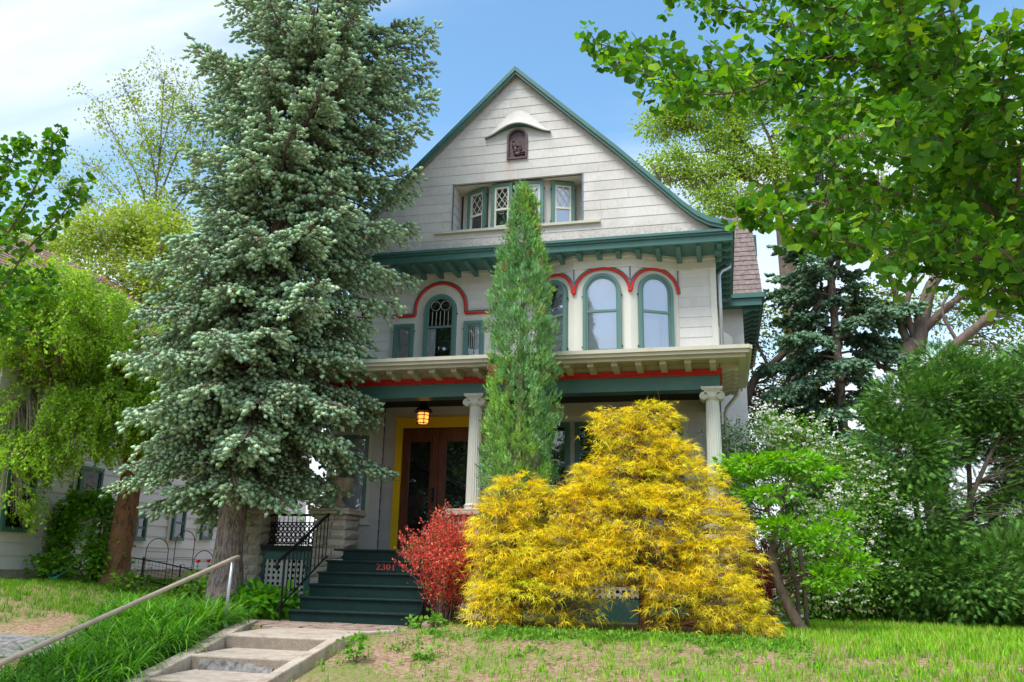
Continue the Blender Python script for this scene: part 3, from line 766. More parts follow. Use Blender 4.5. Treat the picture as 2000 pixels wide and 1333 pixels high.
# -------- porch roof
PX0, PX1 = -8.55, 0.55
pr_ = MB()
pr_.add([(PX0, -.75, 4.10), (PX1, -.75, 4.10), (PX1, 2.0, 4.10), (PX0, 2.0, 4.10), (PX0, -.75, 4.195), (PX1, -.75, 4.195), (PX1, 2.0, 4.40), (PX0, 2.0, 4.40)], [(0,3,2,1), (4,5,6,7), (0,1,5,4), (1,2,6,5), (2,3,7,6), (3,0,4,7)])
PR = pr_.build('porch_roof', M['olive'], house)
MB().box(PX0 - .02, PX1 + .02, -.81, -.75, 4.145, 4.205).box(PX1, PX1 + .06, -.75, 2.0, 4.145, 4.205).build('crown_moulding', M['olive'], house)
MB().box(PX0, PX1 - .0, -.775, -.74, 4.09, 4.145).box(PX1 - .0, PX1 + .025, -.74, 2.0, 4.09, 4.145).build('cove_moulding', M['olive'], house)
MB().box(PX0 + .03, PX1 - .04, -.70, -.60, 4.035, 4.10).box(PX1 - .14, PX1 - .04, -.60, 2.0, 4.035, 4.10).build('porch_fascia', M['olive'], house)
MB().box(PX0 + .05, PX1 - .10, -.60, 2.0, 4.075, 4.095).build('porch_soffit', M['olive'], house)
# scalloped brackets
bk = MB(); pf = [(-.60, 4.075), (-.60, 3.985), (-.53, 3.97), (-.46, 3.985), (-.40, 3.965), (-.30, 3.95), (-.14, 3.945), (-.14, 4.075)]
bk.prism(pf, -.05, .05, axis='x'); bme = None; x = .015
while x > -8.4:
    if bme is None: o = bk.build('bracket', M['olive'], house, mw=Matrix.Translation((x, 0, 0))); bme = o.data
    else: link('bracket', bme, house, mw=Matrix.Translation((x, 0, 0)))
    x -= .383
bk = MB(); pf = [(.125, 4.075), (.41, 4.075), (.41, 3.99), (.36, 3.965), (.30, 3.985), (.24, 3.96), (.125, 3.94)]
bk.prism(pf, -.045, .045); bme = None
for k in range(7):
    y = -.02 + .33 * k
    if bme is None: o = bk.build('side_bracket', M['olive'], house, mw=Matrix.Translation((0, y, 0))); bme = o.data
    else: link('side_bracket', bme, house, mw=Matrix.Translation((0, y, 0)))
# beam, red dentil moulding
MB().box(-8.15, .11, -.13, .17, 3.66, 3.965).box(-.17, .11, .17, 2.0, 3.66, 3.965).build('beam', M['green'], house)
MB().box(-8.15, .108, -.126, .168, 3.965, 4.08).box(-.168, .108, .168, 2.0, 3.965, 4.08).build('beam_frieze', M['olive'], house)
MB().box(-8.19, .145, -.175, -.128, 3.925, 3.985).box(.108, .15, -.128, 2.0, 3.925, 3.985).build('red_moulding', M['red'], house)
dn = MB(); x = -8.15
while x < .12: dn.box(x, x + .028, -.158, -.128, 3.885, 3.925); x += .05
dn.box(-8.17, .12, -.142, -.1302, 3.90, 3.925)
kind(dn.build('dentil_row', M['red'], house), 'stuff')
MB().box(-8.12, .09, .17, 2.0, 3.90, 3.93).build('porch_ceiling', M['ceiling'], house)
MB().box(-8.2, .15, -.17, 2.0, 1.05, 1.088).build('porch_floor', M['step_green'], house)

# columns
def column(cx, cy):
    z0 = 1.80
    c = MB().lathe([(.125, 0), (.125, .05), (.122, .4), (.115, 1.1), (.105, 1.69)], cx, cy, z0, 40, flute=1).build('column', M['cream'], house)
    MB().lathe([(.165, 0), (.175, .03), (.165, .06), (.14, .075), (.145, .10), (.155, .115), (.145, .13), (.125, .15)], cx, cy, z0 - .09, 24).box(cx - .19, cx + .19, cy - .19, cy + .19, z0 - .13, z0 - .09).build('base', M['cream'], c)
    # ionic capital: abacus, echinus, four volutes with spiral relief
    cp = MB().box(cx - .17, cx + .17, cy - .17, cy + .17, 3.665, 3.70).box(cx - .155, cx + .155, cy - .155, cy + .155, 3.645, 3.665)
    cp.lathe([(.105, 0), (.12, .015), (.145, .05), (.14, .085), (.12, .10)], cx, cy, 3.49, 24)
    cp.box(cx - .12, cx + .12, cy - .135, cy + .135, 3.575, 3.645)
    for sx in (-1, 1):
        vx, vz = cx + sx * .135, 3.555
        cp.prism([(vx + .062 * math.cos(a * math.pi / 10), vz + .062 * math.sin(a * math.pi / 10)) for a in range(20)][::-1], cy - .135, cy + .135)
        for sy in (-1, 1):
            sp = []
            for k in range(30):
                th = math.radians(90 + sx * (-k * 24) ); r_ = .056 * (1 - k / 34)
                sp.append((vx + r_ * math.cos(th), cy + sy * .138, vz + r_ * math.sin(th)))
            cp.tube([(cx, cy + sy * .138, vz + .07)] + sp, .009, 5)
    cp.build('capital', M['cream'], c)
for cx in (-7.97, -3.965, -.02): column(cx, .0)

# stone piers, every block its own piece
def pier(x0, x1, y0, y1, z0, z1, cap, seed):
    P_ = MB().box(x0 + .03, x1 - .03, y0 + .03, y1 - .03, z0, z1).build('pier', M['stone'], house)
    rr = random.Random(seed); z = z0; row = 0
    while z < z1 - .02:
        h = min(.13 + rr.random() * .06, z1 - z); h = z1 - z if z1 - z - h < .07 else h
        cuts = [x0, x0 + (x1 - x0) * (0.35 + .3 * rr.random()), x1] if (x1 - x0) > .35 else [x0, x1]
        for a, b in zip(cuts, cuts[1:]):
            # rock face: subdivided front with random bulge
            for face in (0, 1):
                n, m = 5, 3
                vs = []; fs = []
                if face == 0:
                    for j in range(m + 1):
                        for i in range(n + 1):
                            e = 0 if i in (0, n) or j in (0, m) else 1
                            vs.append((a + .006 + (b - a - .012) * i / n, y0 - (.0 + e * (.02 + rr.random() * .035)), z + .006 + (h - .012) * j / m))
                    base = len(vs)
                    vs += [(a + .006, y0 + .05, z + .006), (b - .006, y0 + .05, z + .006), (b - .006, y0 + .05, z + h - .006), (a + .006, y0 + .05, z + h - .006)]
                elif b == x1 or a == x0:
                    xx = x1 if b == x1 else x0; s = 1 if b == x1 else -1
                    for j in range(m + 1):
                        for i in range(n + 1):
                            e = 0 if i in (0, n) or j in (0, m) else 1
                            vs.append((xx + s * e * (.02 + rr.random() * .03), y0 + .006 + (y1 - y0 - .012) * i / n, z + .006 + (h - .012) * j / m))
                    base = len(vs)
                    vs += [(xx - s * .05, y0 + .006, z + .006), (xx - s * .05, y1 - .006, z + .006), (xx - s * .05, y1 - .006, z + h - .006), (xx - s * .05, y0 + .006, z + h - .006)]
                else: continue
                fs = [(j*(n+1)+i, j*(n+1)+i+1, (j+1)*(n+1)+i+1, (j+1)*(n+1)+i) for j in range(m) for i in range(n)]
                c = [0, n, m * (n + 1) + n, m * (n + 1)]
                fs += [tuple(range(0, n + 1))[::-1] + (base, base + 1), tuple(m*(n+1)+i for i in range(n+1)) + (base + 2, base + 3),
                       tuple(j*(n+1) for j in range(m+1)) + (base + 3, base), tuple(j*(n+1)+n for j in range(m+1))[::-1] + (base + 1, base + 2)]
                MB().add(vs, fs).build('stone_block', M['stone'], P_)
        z += h; row += 1
    if cap: MB().box(x0 - .09, x1 + .09, y0 - .09, y1 + .09, z1, z1 + .055).box(x0 - .07, x1 + .07, y0 - .07, y1 + .07, z1 + .055, z1 + .10).build('coping', M['coping'], house, bevel=.012)
pier(-6.72, -6.14, -.20, .38, 0, 1.665, True, 1)
pier(-8.22, -7.72, -.2, .38, -.05, 1.665, True, 2)
pier(-4.24, -3.70, -.25, .30, 0, 1.66, True, 3)
pier(-.30, .27, -.25, .30, 0, 1.66, True, 4)

# skirt panels with lattice
def lattice_panel(x0, x1, z0, z1, wx0, wx1, wz0, wz1, y):
    S_ = MB().box(x0, wx0, y, y + .05, z0, z1).box(wx1, x1, y, y + .05, z0, z1).box(wx0, wx1, y, y + .05, wz1, z1).box(wx0, wx1, y, y + .05, z0, wz0).build('skirt_panel', M['green'], house)
    MB().box(x0 - .02, x1 + .02, y - .07, y + .05, z1, z1 + .045).build('skirt_cap', M['step_green'], house)
    MB().box(wx0 - .02, wx1 + .02, y + .20, y + .22, wz0 - .02, wz1 + .02).build('painted_void_sheet', M['dark'], S_)  # near-black sheet painted as the shade under the porch floor
    sp = .092
    x = wx0 + .02; me = None
    while x < wx1:
        MB().box(x, x + .045, y + .018, y + .030, wz0, wz1).build('slat', M['cream'], S_); x += sp
    z = wz0 + .03
    while z < wz1:
        MB().box(wx0, wx1, y + .0305, y + .042, z, z + .045).build('slat', M['cream'], S_); z += sp
lattice_panel(-7.76, -6.73, 0, 1.09, -7.65, -6.88, .22, .90, -.10)
lattice_panel(-3.70, -.30, 0, 1.09, -3.5, -.5, .42, .86, -.08)

# wooden steps
ST = MB().box(-6.25, -4.30, -1.55, -.22, 0, .15).build('porch_steps', M['step_green'], house)
SR = .182
for k in range(6):
    zt = SR * (6 - k); y = -.22 - .28 * k
    xl, xr = -6.31 , -4.27
    MB().box(xl + .02, xr - .02, y + .02, y + .04, zt - SR, zt - .035).build('riser', M['step_green'], ST)
    MB().box(xl, xr, y - .015, y + .30, zt - .035, zt).build('tread', M['step_green'], ST, bevel=.008)
MB().prism([(-.2, 0), (-.2, 1.05)] + [q for k in range(1, 6) for q in ((-.22 - .28 * k + .28 + .02, SR * (6 - k) - .04), (-.22 - .28 * k + .04, SR * (6 - k) - .04))] + [(-1.58, 0)], -4.32, -4.295, axis='x').build('stringer', M['step_green'], ST)
MB().prism([(-.2, 0), (-.2, 1.05)] + [q for k in range(1, 6) for q in ((-.22 - .28 * k + .28 + .02, SR * (6 - k) - .04), (-.22 - .28 * k + .04, SR * (6 - k) - .04))] + [(-1.58, 0)], -6.29, -6.265, axis='x').build('stringer', M['step_green'], ST)
# house number on the second riser
def digit(mb, strokes, ox, oz, h, w):
    for st in strokes:
        pts = [(ox + x * w, oz + z * h) for x, z in st]; L_ = []; R_ = []
        for i, p in enumerate(pts):
            q, r_ = pts[max(i - 1, 0)], pts[min(i + 1, len(pts) - 1)]
            dx, dz = r_[0] - q[0], r_[1] - q[1]; l_ = math.hypot(dx, dz) or 1; hw = .0030 + .0062 * (abs(dz) / l_) ** 1.5
            L_.append((p[0] - dz / l_ * hw, p[1] + dx / l_ * hw)); R_.append((p[0] + dz / l_ * hw, p[1] - dx / l_ * hw))
        mb.band(R_, L_, -.489, -.479)
el = lambda cx, cz, rx, rz, a0, a1, n=18: [(cx + rx * math.cos(math.radians(a0 + (a1 - a0) * i / n)), cz + rz * math.sin(math.radians(a0 + (a1 - a0) * i / n))) for i in range(n + 1)]
dg_ = MB(); dx_ = .088
digit(dg_, [el(.38, .72, .34, .26, 165, -20) + [(.52, .45), (.25, .2), (.05, .05)], [(.03, .04), (.4, .05), (.72, .04)], [(.72, .02), (.76, .2)]], -5.415, .768, .098, .075)
digit(dg_, [el(.36, .76, .30, .22, 160, -85), el(.34, .28, .38, .27, 88, -160)], -5.415 + dx_, .768, .098, .075)
digit(dg_, [el(.40, .5, .36, .48, 0, 360, 26)], -5.415 + 2 * dx_, .768, .098, .075)
digit(dg_, [[(.4, .02), (.4, .98)], [(.15, .02), (.65, .02)], [(.4, .96), (.15, .82)]], -5.415 + 3 * dx_, .768, .098, .075)
dg_.build('house_number', M['red_digit'], ST)

# -------- porch wall: yellow casing, doors, windows, bowed corner
MB().box(-6.185, -6.04, W - .06, W + .02, 1.09, 3.655).box(-4.52, -4.39, W - .06, W + .02, 1.09, 3.655).box(-6.04, -4.52, W - .06, W + .02, 3.475, 3.655).build('door_casing', M['yellow'], house)
MB().box(-6.21, -4.365, W - .085, W - .04, 3.655, 3.685).build('casing_cap', M['yellow'], house)
MB().box(-6.04, -4.52, W - .012, W + .02, 1.09, 3.475).build('door_dark_panel', M['dark'], house)  # flat near-black panel, shade behind the door leaves put into its colour
for i, (a, b) in enumerate(((-6.03, -5.285), (-5.275, -4.53))):
    d = MB()
    d.box(a, a + .13, W - .045, W - .013, 1.1, 3.46).box(b - .13, b, W - .045, W - .013, 1.1, 3.46)
    d.box(a + .13, b - .13, W - .045, W - .013, 3.22, 3.46).box(a + .13, b - .13, W - .045, W - .013, 1.1, 1.45)
    D = d.build('door', M['wood'], house, bevel=.006)
    D['label'] = ('reddish brown door leaf with the black latch plate', 'reddish brown door leaf beside the column')[i]
    MB().box(a + .13, b - .13, W - .028, W - .024, 1.45, 3.22).build('pane', M['glass'], D)
    MB().band([(a + .155, 1.475), (a + .155, 3.195), (b - .155, 3.195), (b - .155, 1.475), (a + .155, 1.475)], [(a + .13, 1.45), (a + .13, 3.22), (b - .13, 3.22), (b - .13, 1.45), (a + .13, 1.45)], W - .055, W - .03).build('glazing_bead', M['wood'], D)
    MB().box(a + .13, b - .13, W - .02, W - .014, 1.45, 3.22).build('backing', M['dark'], D)  # near-black sheet standing in for the unlit hall behind the glass
hp = MB().box(-5.385, -5.33, W - .055, W - .045, 2.02, 2.30); ico(hp, (-5.357, W - .075, 2.10), (.022, .022, .022)); ico(hp, (-5.357, W - .06, 2.24), (.014, .014, .014))
hp.build('latch_plate', M['iron'], house)
# bowed corner left of the door
bow = []
cxb, cyb, rb = -7.05, 2.28, .66
for k in range(15):
    a = math.radians(-155 + 130 * k / 14 + (0)); bow.append((cxb + rb * math.cos(a), cyb + rb * math.sin(a)))
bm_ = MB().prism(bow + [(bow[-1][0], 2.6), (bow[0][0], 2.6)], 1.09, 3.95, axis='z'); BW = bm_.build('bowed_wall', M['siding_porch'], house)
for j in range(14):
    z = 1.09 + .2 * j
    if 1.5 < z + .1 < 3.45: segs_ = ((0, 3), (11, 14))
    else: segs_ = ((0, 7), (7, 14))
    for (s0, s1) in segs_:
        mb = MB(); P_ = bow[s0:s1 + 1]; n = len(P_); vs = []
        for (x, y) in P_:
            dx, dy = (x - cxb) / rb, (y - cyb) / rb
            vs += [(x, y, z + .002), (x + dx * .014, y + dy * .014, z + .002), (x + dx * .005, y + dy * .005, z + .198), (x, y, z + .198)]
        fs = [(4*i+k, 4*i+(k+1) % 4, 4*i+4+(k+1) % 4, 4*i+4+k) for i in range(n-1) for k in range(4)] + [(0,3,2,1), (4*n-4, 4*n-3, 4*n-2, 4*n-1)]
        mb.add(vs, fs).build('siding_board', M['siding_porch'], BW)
def bow_ring(r0, r1, k0, k1, z0, z1, name, m, par):
    mb = MB(); vs = []
    P_ = []
    for t in range(13):
        k = k0 + (k1 - k0) * t / 12; a = math.radians(-155 + 130 * k / 14); P_.append(a)
    for a in P_: vs += [(cxb + (rb + r0) * math.cos(a), cyb + (rb + r0) * math.sin(a), z0), (cxb + (rb + r1) * math.cos(a), cyb + (rb + r1) * math.sin(a), z0), (cxb + (rb + r1) * math.cos(a), cyb + (rb + r1) * math.sin(a), z1), (cxb + (rb + r0) * math.cos(a), cyb + (rb + r0) * math.sin(a), z1)]
    n = 13; fs = [(4*i+k, 4*i+(k+1) % 4, 4*i+4+(k+1) % 4, 4*i+4+k) for i in range(n-1) for k in range(4)] + [(0,3,2,1), (4*n-4, 4*n-3, 4*n-2, 4*n-1)]
    return mb.add(vs, fs).build(name, m, par)
WB = bow_ring(.0, .03, 3, 11.4, 1.62, 3.38, 'window_casing', M['cream'], house)
bow_ring(.03, .05, 3.8, 10.8, 1.70, 3.30, 'sash', M['green_sash'], WB)
bow_ring(.05, .055, 4.5, 10.1, 1.80, 3.22, 'curtain', M['curtain'], WB)
bow_ring(.058, .061, 4.5, 10.1, 1.80, 3.22, 'pane', M['glass_bright'], WB)
bow_ring(.0, .07, 2.6, 11.8, 1.575, 1.62, 'sill', M['cream'], house)
MB().box(-6.47, -6.44, W - .03, W, 1.09, 3.9).build('corner_strip', M['lead'], house)
mw = frame_mw(0, W - .0)
MB().box(-3.20, -.50, -.02, 0, 1.85, 3.66).build('window_casing', M['cream'], house, mw=mw)
for a, b in ((-3.12, -2.68), (-2.58, -1.10), (-1.0, -.58)):
    window(frame_mw(0, W - .02), (a + b) / 2, b - a, 1.95, 3.52, back='dark', glass='glass', rail=2.7 if b - a < 1 else 2.95, frame='green', sash='green', pegs=False)
# foundation
MB().box(HX0, HX1, W - .02, 10.5, -.2, 1.04).build('foundation', M['stone'], house)

# downspouts
MB().tube([(.40, 2.35, 6.66), (.40, 2.3, 6.56), (.24, 2.1, 6.42), (.19, 2.02, 6.30), (.19, 2.02, 4.42)], .036, 8).build('downspout', M['galv'], house, smooth=True)
MB().tube([(.45, 1.7, 4.05), (.42, 1.75, 3.93), (.22, 1.9, 3.72), (.19, 1.94, 3.60), (.19, 1.94, .3)], .036, 8).build('downspout', M['cream'], house, smooth=True)

# -------- rear wing on the right
WX = .72
MB().box(HX1 - .05, WX, 5.9, 12.0, 0, 7.0).build('wing_wall', M['siding2'], house)
wr = MB(); ex, ez, y0_ = 1.16, 7.0, 5.45
wr.add([(.30, y0_, ez), (ex, y0_, ez), (ex, 12.5, ez), (.30, 12.5, ez), (.42, 6.3, 9.3), (ex - .15, 6.3, 9.3), (ex - .15, 12.3, 9.3), (.42, 12.3, 9.3)], [(0,3,2,1), (4,5,6,7), (0,1,5,4), (1,2,6,5), (2,3,7,6), (3,0,4,7)])
WR = wr.build('wing_roof', M['shingle'], house)
# shingle courses on the front slope
rs = random.Random(5)
nrow = 17
cnt = 0
for r_ in range(nrow):
    t0, t1 = r_ / nrow, (r_ + 1) / nrow
    ya, yb = y0_ + (6.3 - y0_) * t0, y0_ + (6.3 - y0_) * t1; za, zb = ez + 2.3 * t0, ez + 2.3 * t1
    xr = ex - .15 * t0; x = .44 - rs.random() * .2
    while x < xr and cnt < 290:
        w_ = .16 + rs.random() * .14; x1_ = min(x + w_, xr + .01); th = .014 + rs.random() * .008
        MB().add([(x + .004, ya - .012 - th, za), (x1_ - .004, ya - .012 - th, za), (x1_ - .004, yb - .010, zb + .01), (x + .004, yb - .010, zb + .01), (x + .004, ya + .01, za), (x1_ - .004, ya + .01, za), (x1_ - .004, yb + .01, zb + .01), (x + .004, yb + .01, zb + .01)],
                 [(0,1,2,3), (7,6,5,4), (0,4,5,1), (1,5,6,2), (2,6,7,3), (3,7,4,0)]).build('shingle', M['shingle'], WR)
        x = x1_; cnt += 1
MB().box(HX1 + .3, ex + .03, y0_ - .06, y0_, ez - .09, ez + .02).box(ex, ex + .05, y0_, 12.5, ez - .09, ez + .02).build('wing_gutter', M['green'], house)
MB().box(HX1 + .1, ex - .02, y0_ + .0, y0_ + .04, ez - .26, ez - .09).box(ex - .05, ex - .02, y0_ + .04, 12.4, ez - .26, ez - .09).build('wing_fascia', M['green'], house)
MB().box(HX1, ex - .05, y0_ + .04, 12.4, ez - .20, ez - .18).build('wing_soffit', M['green'], house)
sc = MB(); sc.prism([(WX - .0, ez - .20), (ex - .06, ez - .20), (ex - .06, ez - .30), (ex - .13, ez - .33), (ex - .20, ez - .30), (ex - .28, ez - .34), (WX, ez - .40)], -.045, .045); sme = None
for k in range(16):
    y = 5.7 + .4 * k
    if sme is None: o = sc.build('wing_rafter_tail', M['green'], house, mw=Matrix.Translation((0, y, 0))); sme = o.data
    else: link('wing_rafter_tail', sme, house, mw=Matrix.Translation((0, y, 0)))
# boxed bay on the side wall, below the wing eave
MB().add([(.12, 3.6, 5.2), (.42, 4.0, 5.2), (.42, 5.2, 5.2), (.12, 5.6, 5.2), (.12, 3.6, 5.75), (.42, 4.0, 5.60), (.42, 5.2, 5.60), (.12, 5.6, 5.75)], [(0,3,2,1), (4,5,6,7), (0,1,5,4), (1,2,6,5), (2,3,7,6), (3,0,4,7)]).build('side_bay', M['cream'], house)
# dormer edge peeping over the wing roof
MB().box(.85, 1.16, 6.6, 7.4, 8.35, 8.9).build('dormer', M['green'], house)

# ================================================================== things on and by the house
urn = thing('garden_urn', 'pale stone urn standing on the pier left of the green steps', 'urn', (-6.43, .09, 1.765))
MB().box(-6.60, -6.26, -.08, .26, 1.766, 1.81).build('plinth', M['concrete'], urn, bevel=.008)
MB().lathe([(.15, 0), (.15, .03), (.10, .06), (.06, .11), (.055, .15), (.09, .18), (.17, .23), (.215, .31), (.225, .40), (.24, .45), (.26, .47), (.25, .49)], -6.43, .09, 1.81, 24).build('bowl', M['concrete'], urn, smooth=True)

lan = thing('porch_lantern', 'lit amber hexagonal lantern with a pointed dark roof hanging above the door', 'lantern', (-5.25, .9, 3.35))
MB().tube([(-5.25, .9, 3.90), (-5.25, .9, 3.78)], .012, 6).build('chain', M['shade'], lan)
MB().lathe([(.19, 0), (.12, .07), (.05, .16), (.0, .20)], -5.25, .9, 3.60, 6).build('roof', M['shade'], lan)
glow = mat('amber_glass', (0.9, 0.5, 0.12), .4)
_b = glow.node_tree.nodes['Principled BSDF']; _b.inputs['Emission Color'].default_value = (1.0, .38, .06, 1); _b.inputs['Emission Strength'].default_value = 0.7
MB().lathe([(.105, 0), (.115, .19)], -5.25, .9, 3.385, 6).build('glass', glow, lan)
cg = MB()
for k in range(6):
    a = math.pi * k / 3; cg.tube([(-5.25 + .112 * math.cos(a), .9 + .112 * math.sin(a), 3.36), (-5.25 + .122 * math.cos(a), .9 + .122 * math.sin(a), 3.60)], .010, 5)
for z in (3.38, 3.45, 3.53, 3.59):
    cg.tube([(-5.25 + .122 * math.cos(math.pi * k / 3), .9 + .122 * math.sin(math.pi * k / 3), z) for k in range(7)], .008, 5)
cg.build('cage', M['shade'], lan)

def iron_rail(x, label):
    R_ = thing('stair_railing', label, 'railing', (x, -1.6, 0))
    a, b = (x, -1.72, .93), (x, -.12, 1.74)
    def lz(y): return a[2] + (b[2] - a[2]) * (y - a[1]) / (b[1] - a[1])
    MB().tube([(x, -1.86, .76), (x, -1.90, .80), (x, -1.88, .88), (x, -1.80, .90), a, b, (x, -.05, 1.72)], .024, 8).build('top_rail', M['iron'], R_, smooth=True)
    MB().tube([(x, -1.80, .16), (x, -1.70, .22), (x, -.30, .94), (x, -.12, .98)], .014, 6).build('bottom_rail', M['iron'], R_)
    MB().tube([(x, -1.66, .0), (x, -1.66, .96)], .018, 6).build('post', M['iron'], R_)
    MB().tube([(x, -.14, .96), (x, -.14, 1.72)], .018, 6).build('post', M['iron'], R_)
    for k in range(11):
        y = -1.54 + k * .125
        if k in (4, 5, 6): continue
        MB().tube([(x, y, .30 + (y + 1.54) * .515), (x, y, lz(y))], .009, 5).build('baluster', M['iron'], R_)
    s_ = MB()
    yc = -.92
    for sz in (0, 1):
        zc_ = lz(yc) - .22 - .34 * sz
        for sy in (-1, 1):
            s_.tube([(x, yc + sy * (.005 + (.055 * (1 - t / 22)) * math.sin(t * .42)) + sy * .05, zc_ + .10 - .045 * (t * .18) + .05 * (1 - t / 22) * math.cos(t * .42)) for t in range(20)], .008, 4)
    s_.tube([(x, yc, lz(yc)), (x, yc, .60)], .009, 5)
    for y in (yc - .125, yc + .125): s_.tube([(x, y, .30 + (y + 1.54) * .515), (x, y, lz(y))], .009, 5)
    s_.build('scrollwork', M['iron'], R_)
iron_rail(-6.42, 'black iron railing with scrollwork on the left of the dark green steps')
iron_rail(-4.18, 'black iron railing half hidden behind the red barberry bush')

fen = thing('porch_balustrade', 'black ornamental iron balustrade between the two left stone piers', 'balustrade', (-7.2, .05, 1.135))
MB().box(-7.72, -6.73, .03, .06, 1.64, 1.68).build('top_rail', M['iron'], fen)
MB().box(-7.72, -6.73, .035, .055, 1.16, 1.18).box(-7.72, -6.73, .035, .055, 1.52, 1.54).build('bottom_rail', M['iron'], fen)
for k in range(12):
    x = -7.68 + k * .083
    MB().tube([(x, .045, 1.13), (x, .045, 1.66)], .008, 4).build('baluster', M['iron'], fen)
for k in range(11):
    x = -7.64 + k * .083; s_ = MB()
    s_.tube([(x + .036 * math.sin(t * .7), .045, 1.18 + t * .0215) for t in range(17)], .011, 4)
    s_.tube([(x - .036 * math.sin(t * .7), .045, 1.18 + t * .0215) for t in range(17)], .011, 4)
    s_.build('scroll', M['iron'], fen)
kind(MB().box(-7.72, -6.73, 1.9, 1.92, 1.1, 1.12).build('floor_edge', M['step_green'], house), 'thing')

hr = thing('pipe_handrail', 'long tan pipe handrail running down beside the concrete steps', 'handrail', (-6.33, -3.28, 0))
MB().tube([(-6.28, -3.18, .92), (-6.28, -3.28, .905), (-6.28, -3.6, .82), (-6.25, -6.95, -.05), (-6.24, -8.6, -.48)], .027, 10).build('rail', M['pipe'], hr, smooth=True)
MB().tube([(-6.33, -3.28, -.02), (-6.29, -3.30, .90)], .022, 8).build('post', M['galv'], hr, smooth=True)
MB().tube([(-6.30, -7.9, -.9), (-6.25, -7.9, -.28)], .022, 8).build('post', M['galv'], hr, smooth=True)
MB().lathe([(.05, 0), (.045, .03), (.025, .05)], -6.33, -3.28, .03, 10).build('foot', M['white'], hr)

# ================================================================== FOLIAGE TOOLS
def A(x): return np.asarray(x, float)
def unit(v): return v / np.maximum(np.linalg.norm(v, axis=-1, keepdims=True), 1e-9)
class Fol:
    def __init__(s): s.V = []; s.F = []; s.C = []; s.n = 0
    def stamp(s, T, pos, dirs, scale, col, up=None, roll=None, tcol=None):
        """T=(verts,tris): +Y growth, +Z face normal. One copy per pos."""
        tv, tf = T; N = len(pos)
        if N == 0: return
        y = unit(A(dirs)); ref = np.tile([0, 0, 1.0], (N, 1)) if up is None else A(up)
        x = np.cross(y, ref); bad = np.linalg.norm(x, axis=1) < 1e-3; x[bad] = [1, 0, 0]; x = unit(x); z = np.cross(x, y)
        if roll is not None:
            c, q = np.cos(roll)[:, None], np.sin(roll)[:, None]; x, z = x * c + z * q, z * c - x * q
        sc = np.broadcast_to(np.asarray(scale, float).reshape(-1, 1) if np.ndim(scale) < 2 else scale, (N, 3))
        t = tv[None, :, :] * sc[:, None, :]
        P = pos[:, None, :] + t[..., 0:1] * x[:, None] + t[..., 1:2] * y[:, None] + t[..., 2:3] * z[:, None]
        nt = len(tv)
        s.V.append(P.reshape(-1, 3)); s.F.append((tf[None] + (np.arange(N) * nt)[:, None, None] + s.n).reshape(-1, 3))
        cc = np.repeat(col[:, None, :], nt, 1)
        if tcol is not None: cc = cc * tcol[None, :, None]
        s.C.append(cc.reshape(-1, 3)); s.n += N * nt
    def build(s, name, m, parent=None):
        V = np.concatenate(s.V).astype(np.float32); F = np.concatenate(s.F).astype(np.int32); C = np.concatenate(s.C)
        me = bpy.data.meshes.new(name); nv, nf = len(V), len(F)
        me.vertices.add(nv); me.vertices.foreach_set('co', V.ravel())
        me.loops.add(nf * 3); me.loops.foreach_set('vertex_index', F.ravel())
        me.polygons.add(nf); me.polygons.foreach_set('loop_start', np.arange(0, nf * 3, 3, dtype=np.int32))
        me.update(calc_edges=True)
        a = me.color_attributes.new('tint', 'FLOAT_COLOR', 'POINT')
        a.data.foreach_set('color', np.concatenate([np.clip(C, 0, 1), np.ones((nv, 1))], 1).astype(np.float32).ravel())
        me.materials.append(m)
        k_ = (parent.name + '/' if parent else '') + name; TRIS[k_] = TRIS.get(k_, 0) + nf
        return link(name, me, parent)
TRIS = {}
def palette(N, cols, w=None, jit=0.18, cl=None, cljit=0.15):
    """N colours drawn from cols; cl: cluster ids that share a brightness"""
    cols = A(cols); idx = rng.choice(len(cols), N, p=w)
    c = cols[idx] * (1 + jit * rng.uniform(-1, 1, (N, 1)))
    if cl is not None:
        k = 1 + cljit * rng.uniform(-1, 1, (cl.max() + 1, 1)); c = c * k[cl]
    return c * (1 + 0.05 * rng.uniform(-1, 1, (N, 3)))
def rdir(N, z=None):
    v = unit(rng.normal(size=(N, 3)))
    return v
def tri(v, f): return (A(v), np.asarray(f, int))
# templates
T_LEAF = tri([(0, 0, 0), (-.30, .45, .07), (0, 1, -.05), (.30, .45, .07), (0, .45, 0)], [(0, 4, 1), (1, 4, 2), (0, 3, 4), (4, 3, 2)])
T_LEAF2 = tri([(0, 0, 0), (-.28, .5, .05), (0, 1, -.06), (.28, .5, .05)], [(0, 2, 1), (0, 3, 2)])
T_BROAD = tri([(0, 0, 0), (-.30, .18, .05), (-.42, .48, .06), (-.25, .80, 0), (0, 1.05, -.12), (.25, .80, 0), (.42, .48, .06), (.30, .18, .05), (0, .5, 0)], [(0, 8, 1), (1, 8, 2), (2, 8, 3), (3, 8, 4), (4, 8, 5), (5, 8, 6), (6, 8, 7), (7, 8, 0)])
def fan(cup=.10, wave=.06, cut=.90):
    v = [(0, 0, 0), (-.02, -.7, .10), (.02, -.7, .10)]; f = [(0, 1, 2)]
    angs = [-62, -44, -24, -5, 5, 24, 44, 62]; rad = [.80, .94, 1.0, cut, cut, 1.0, .94, .80]
    for a, r in zip(angs, rad): v.append((r * math.sin(math.radians(a)), r * math.cos(math.radians(a)), wave * math.sin(math.radians(a * 5)) + cup * abs(a) / 62))
    f += [(0, 3 + i + 1, 3 + i) for i in range(7)]
    return tri(v, f)
T_GINKGO = fan()
T_GINKGO2 = fan(.32, .10, .72)
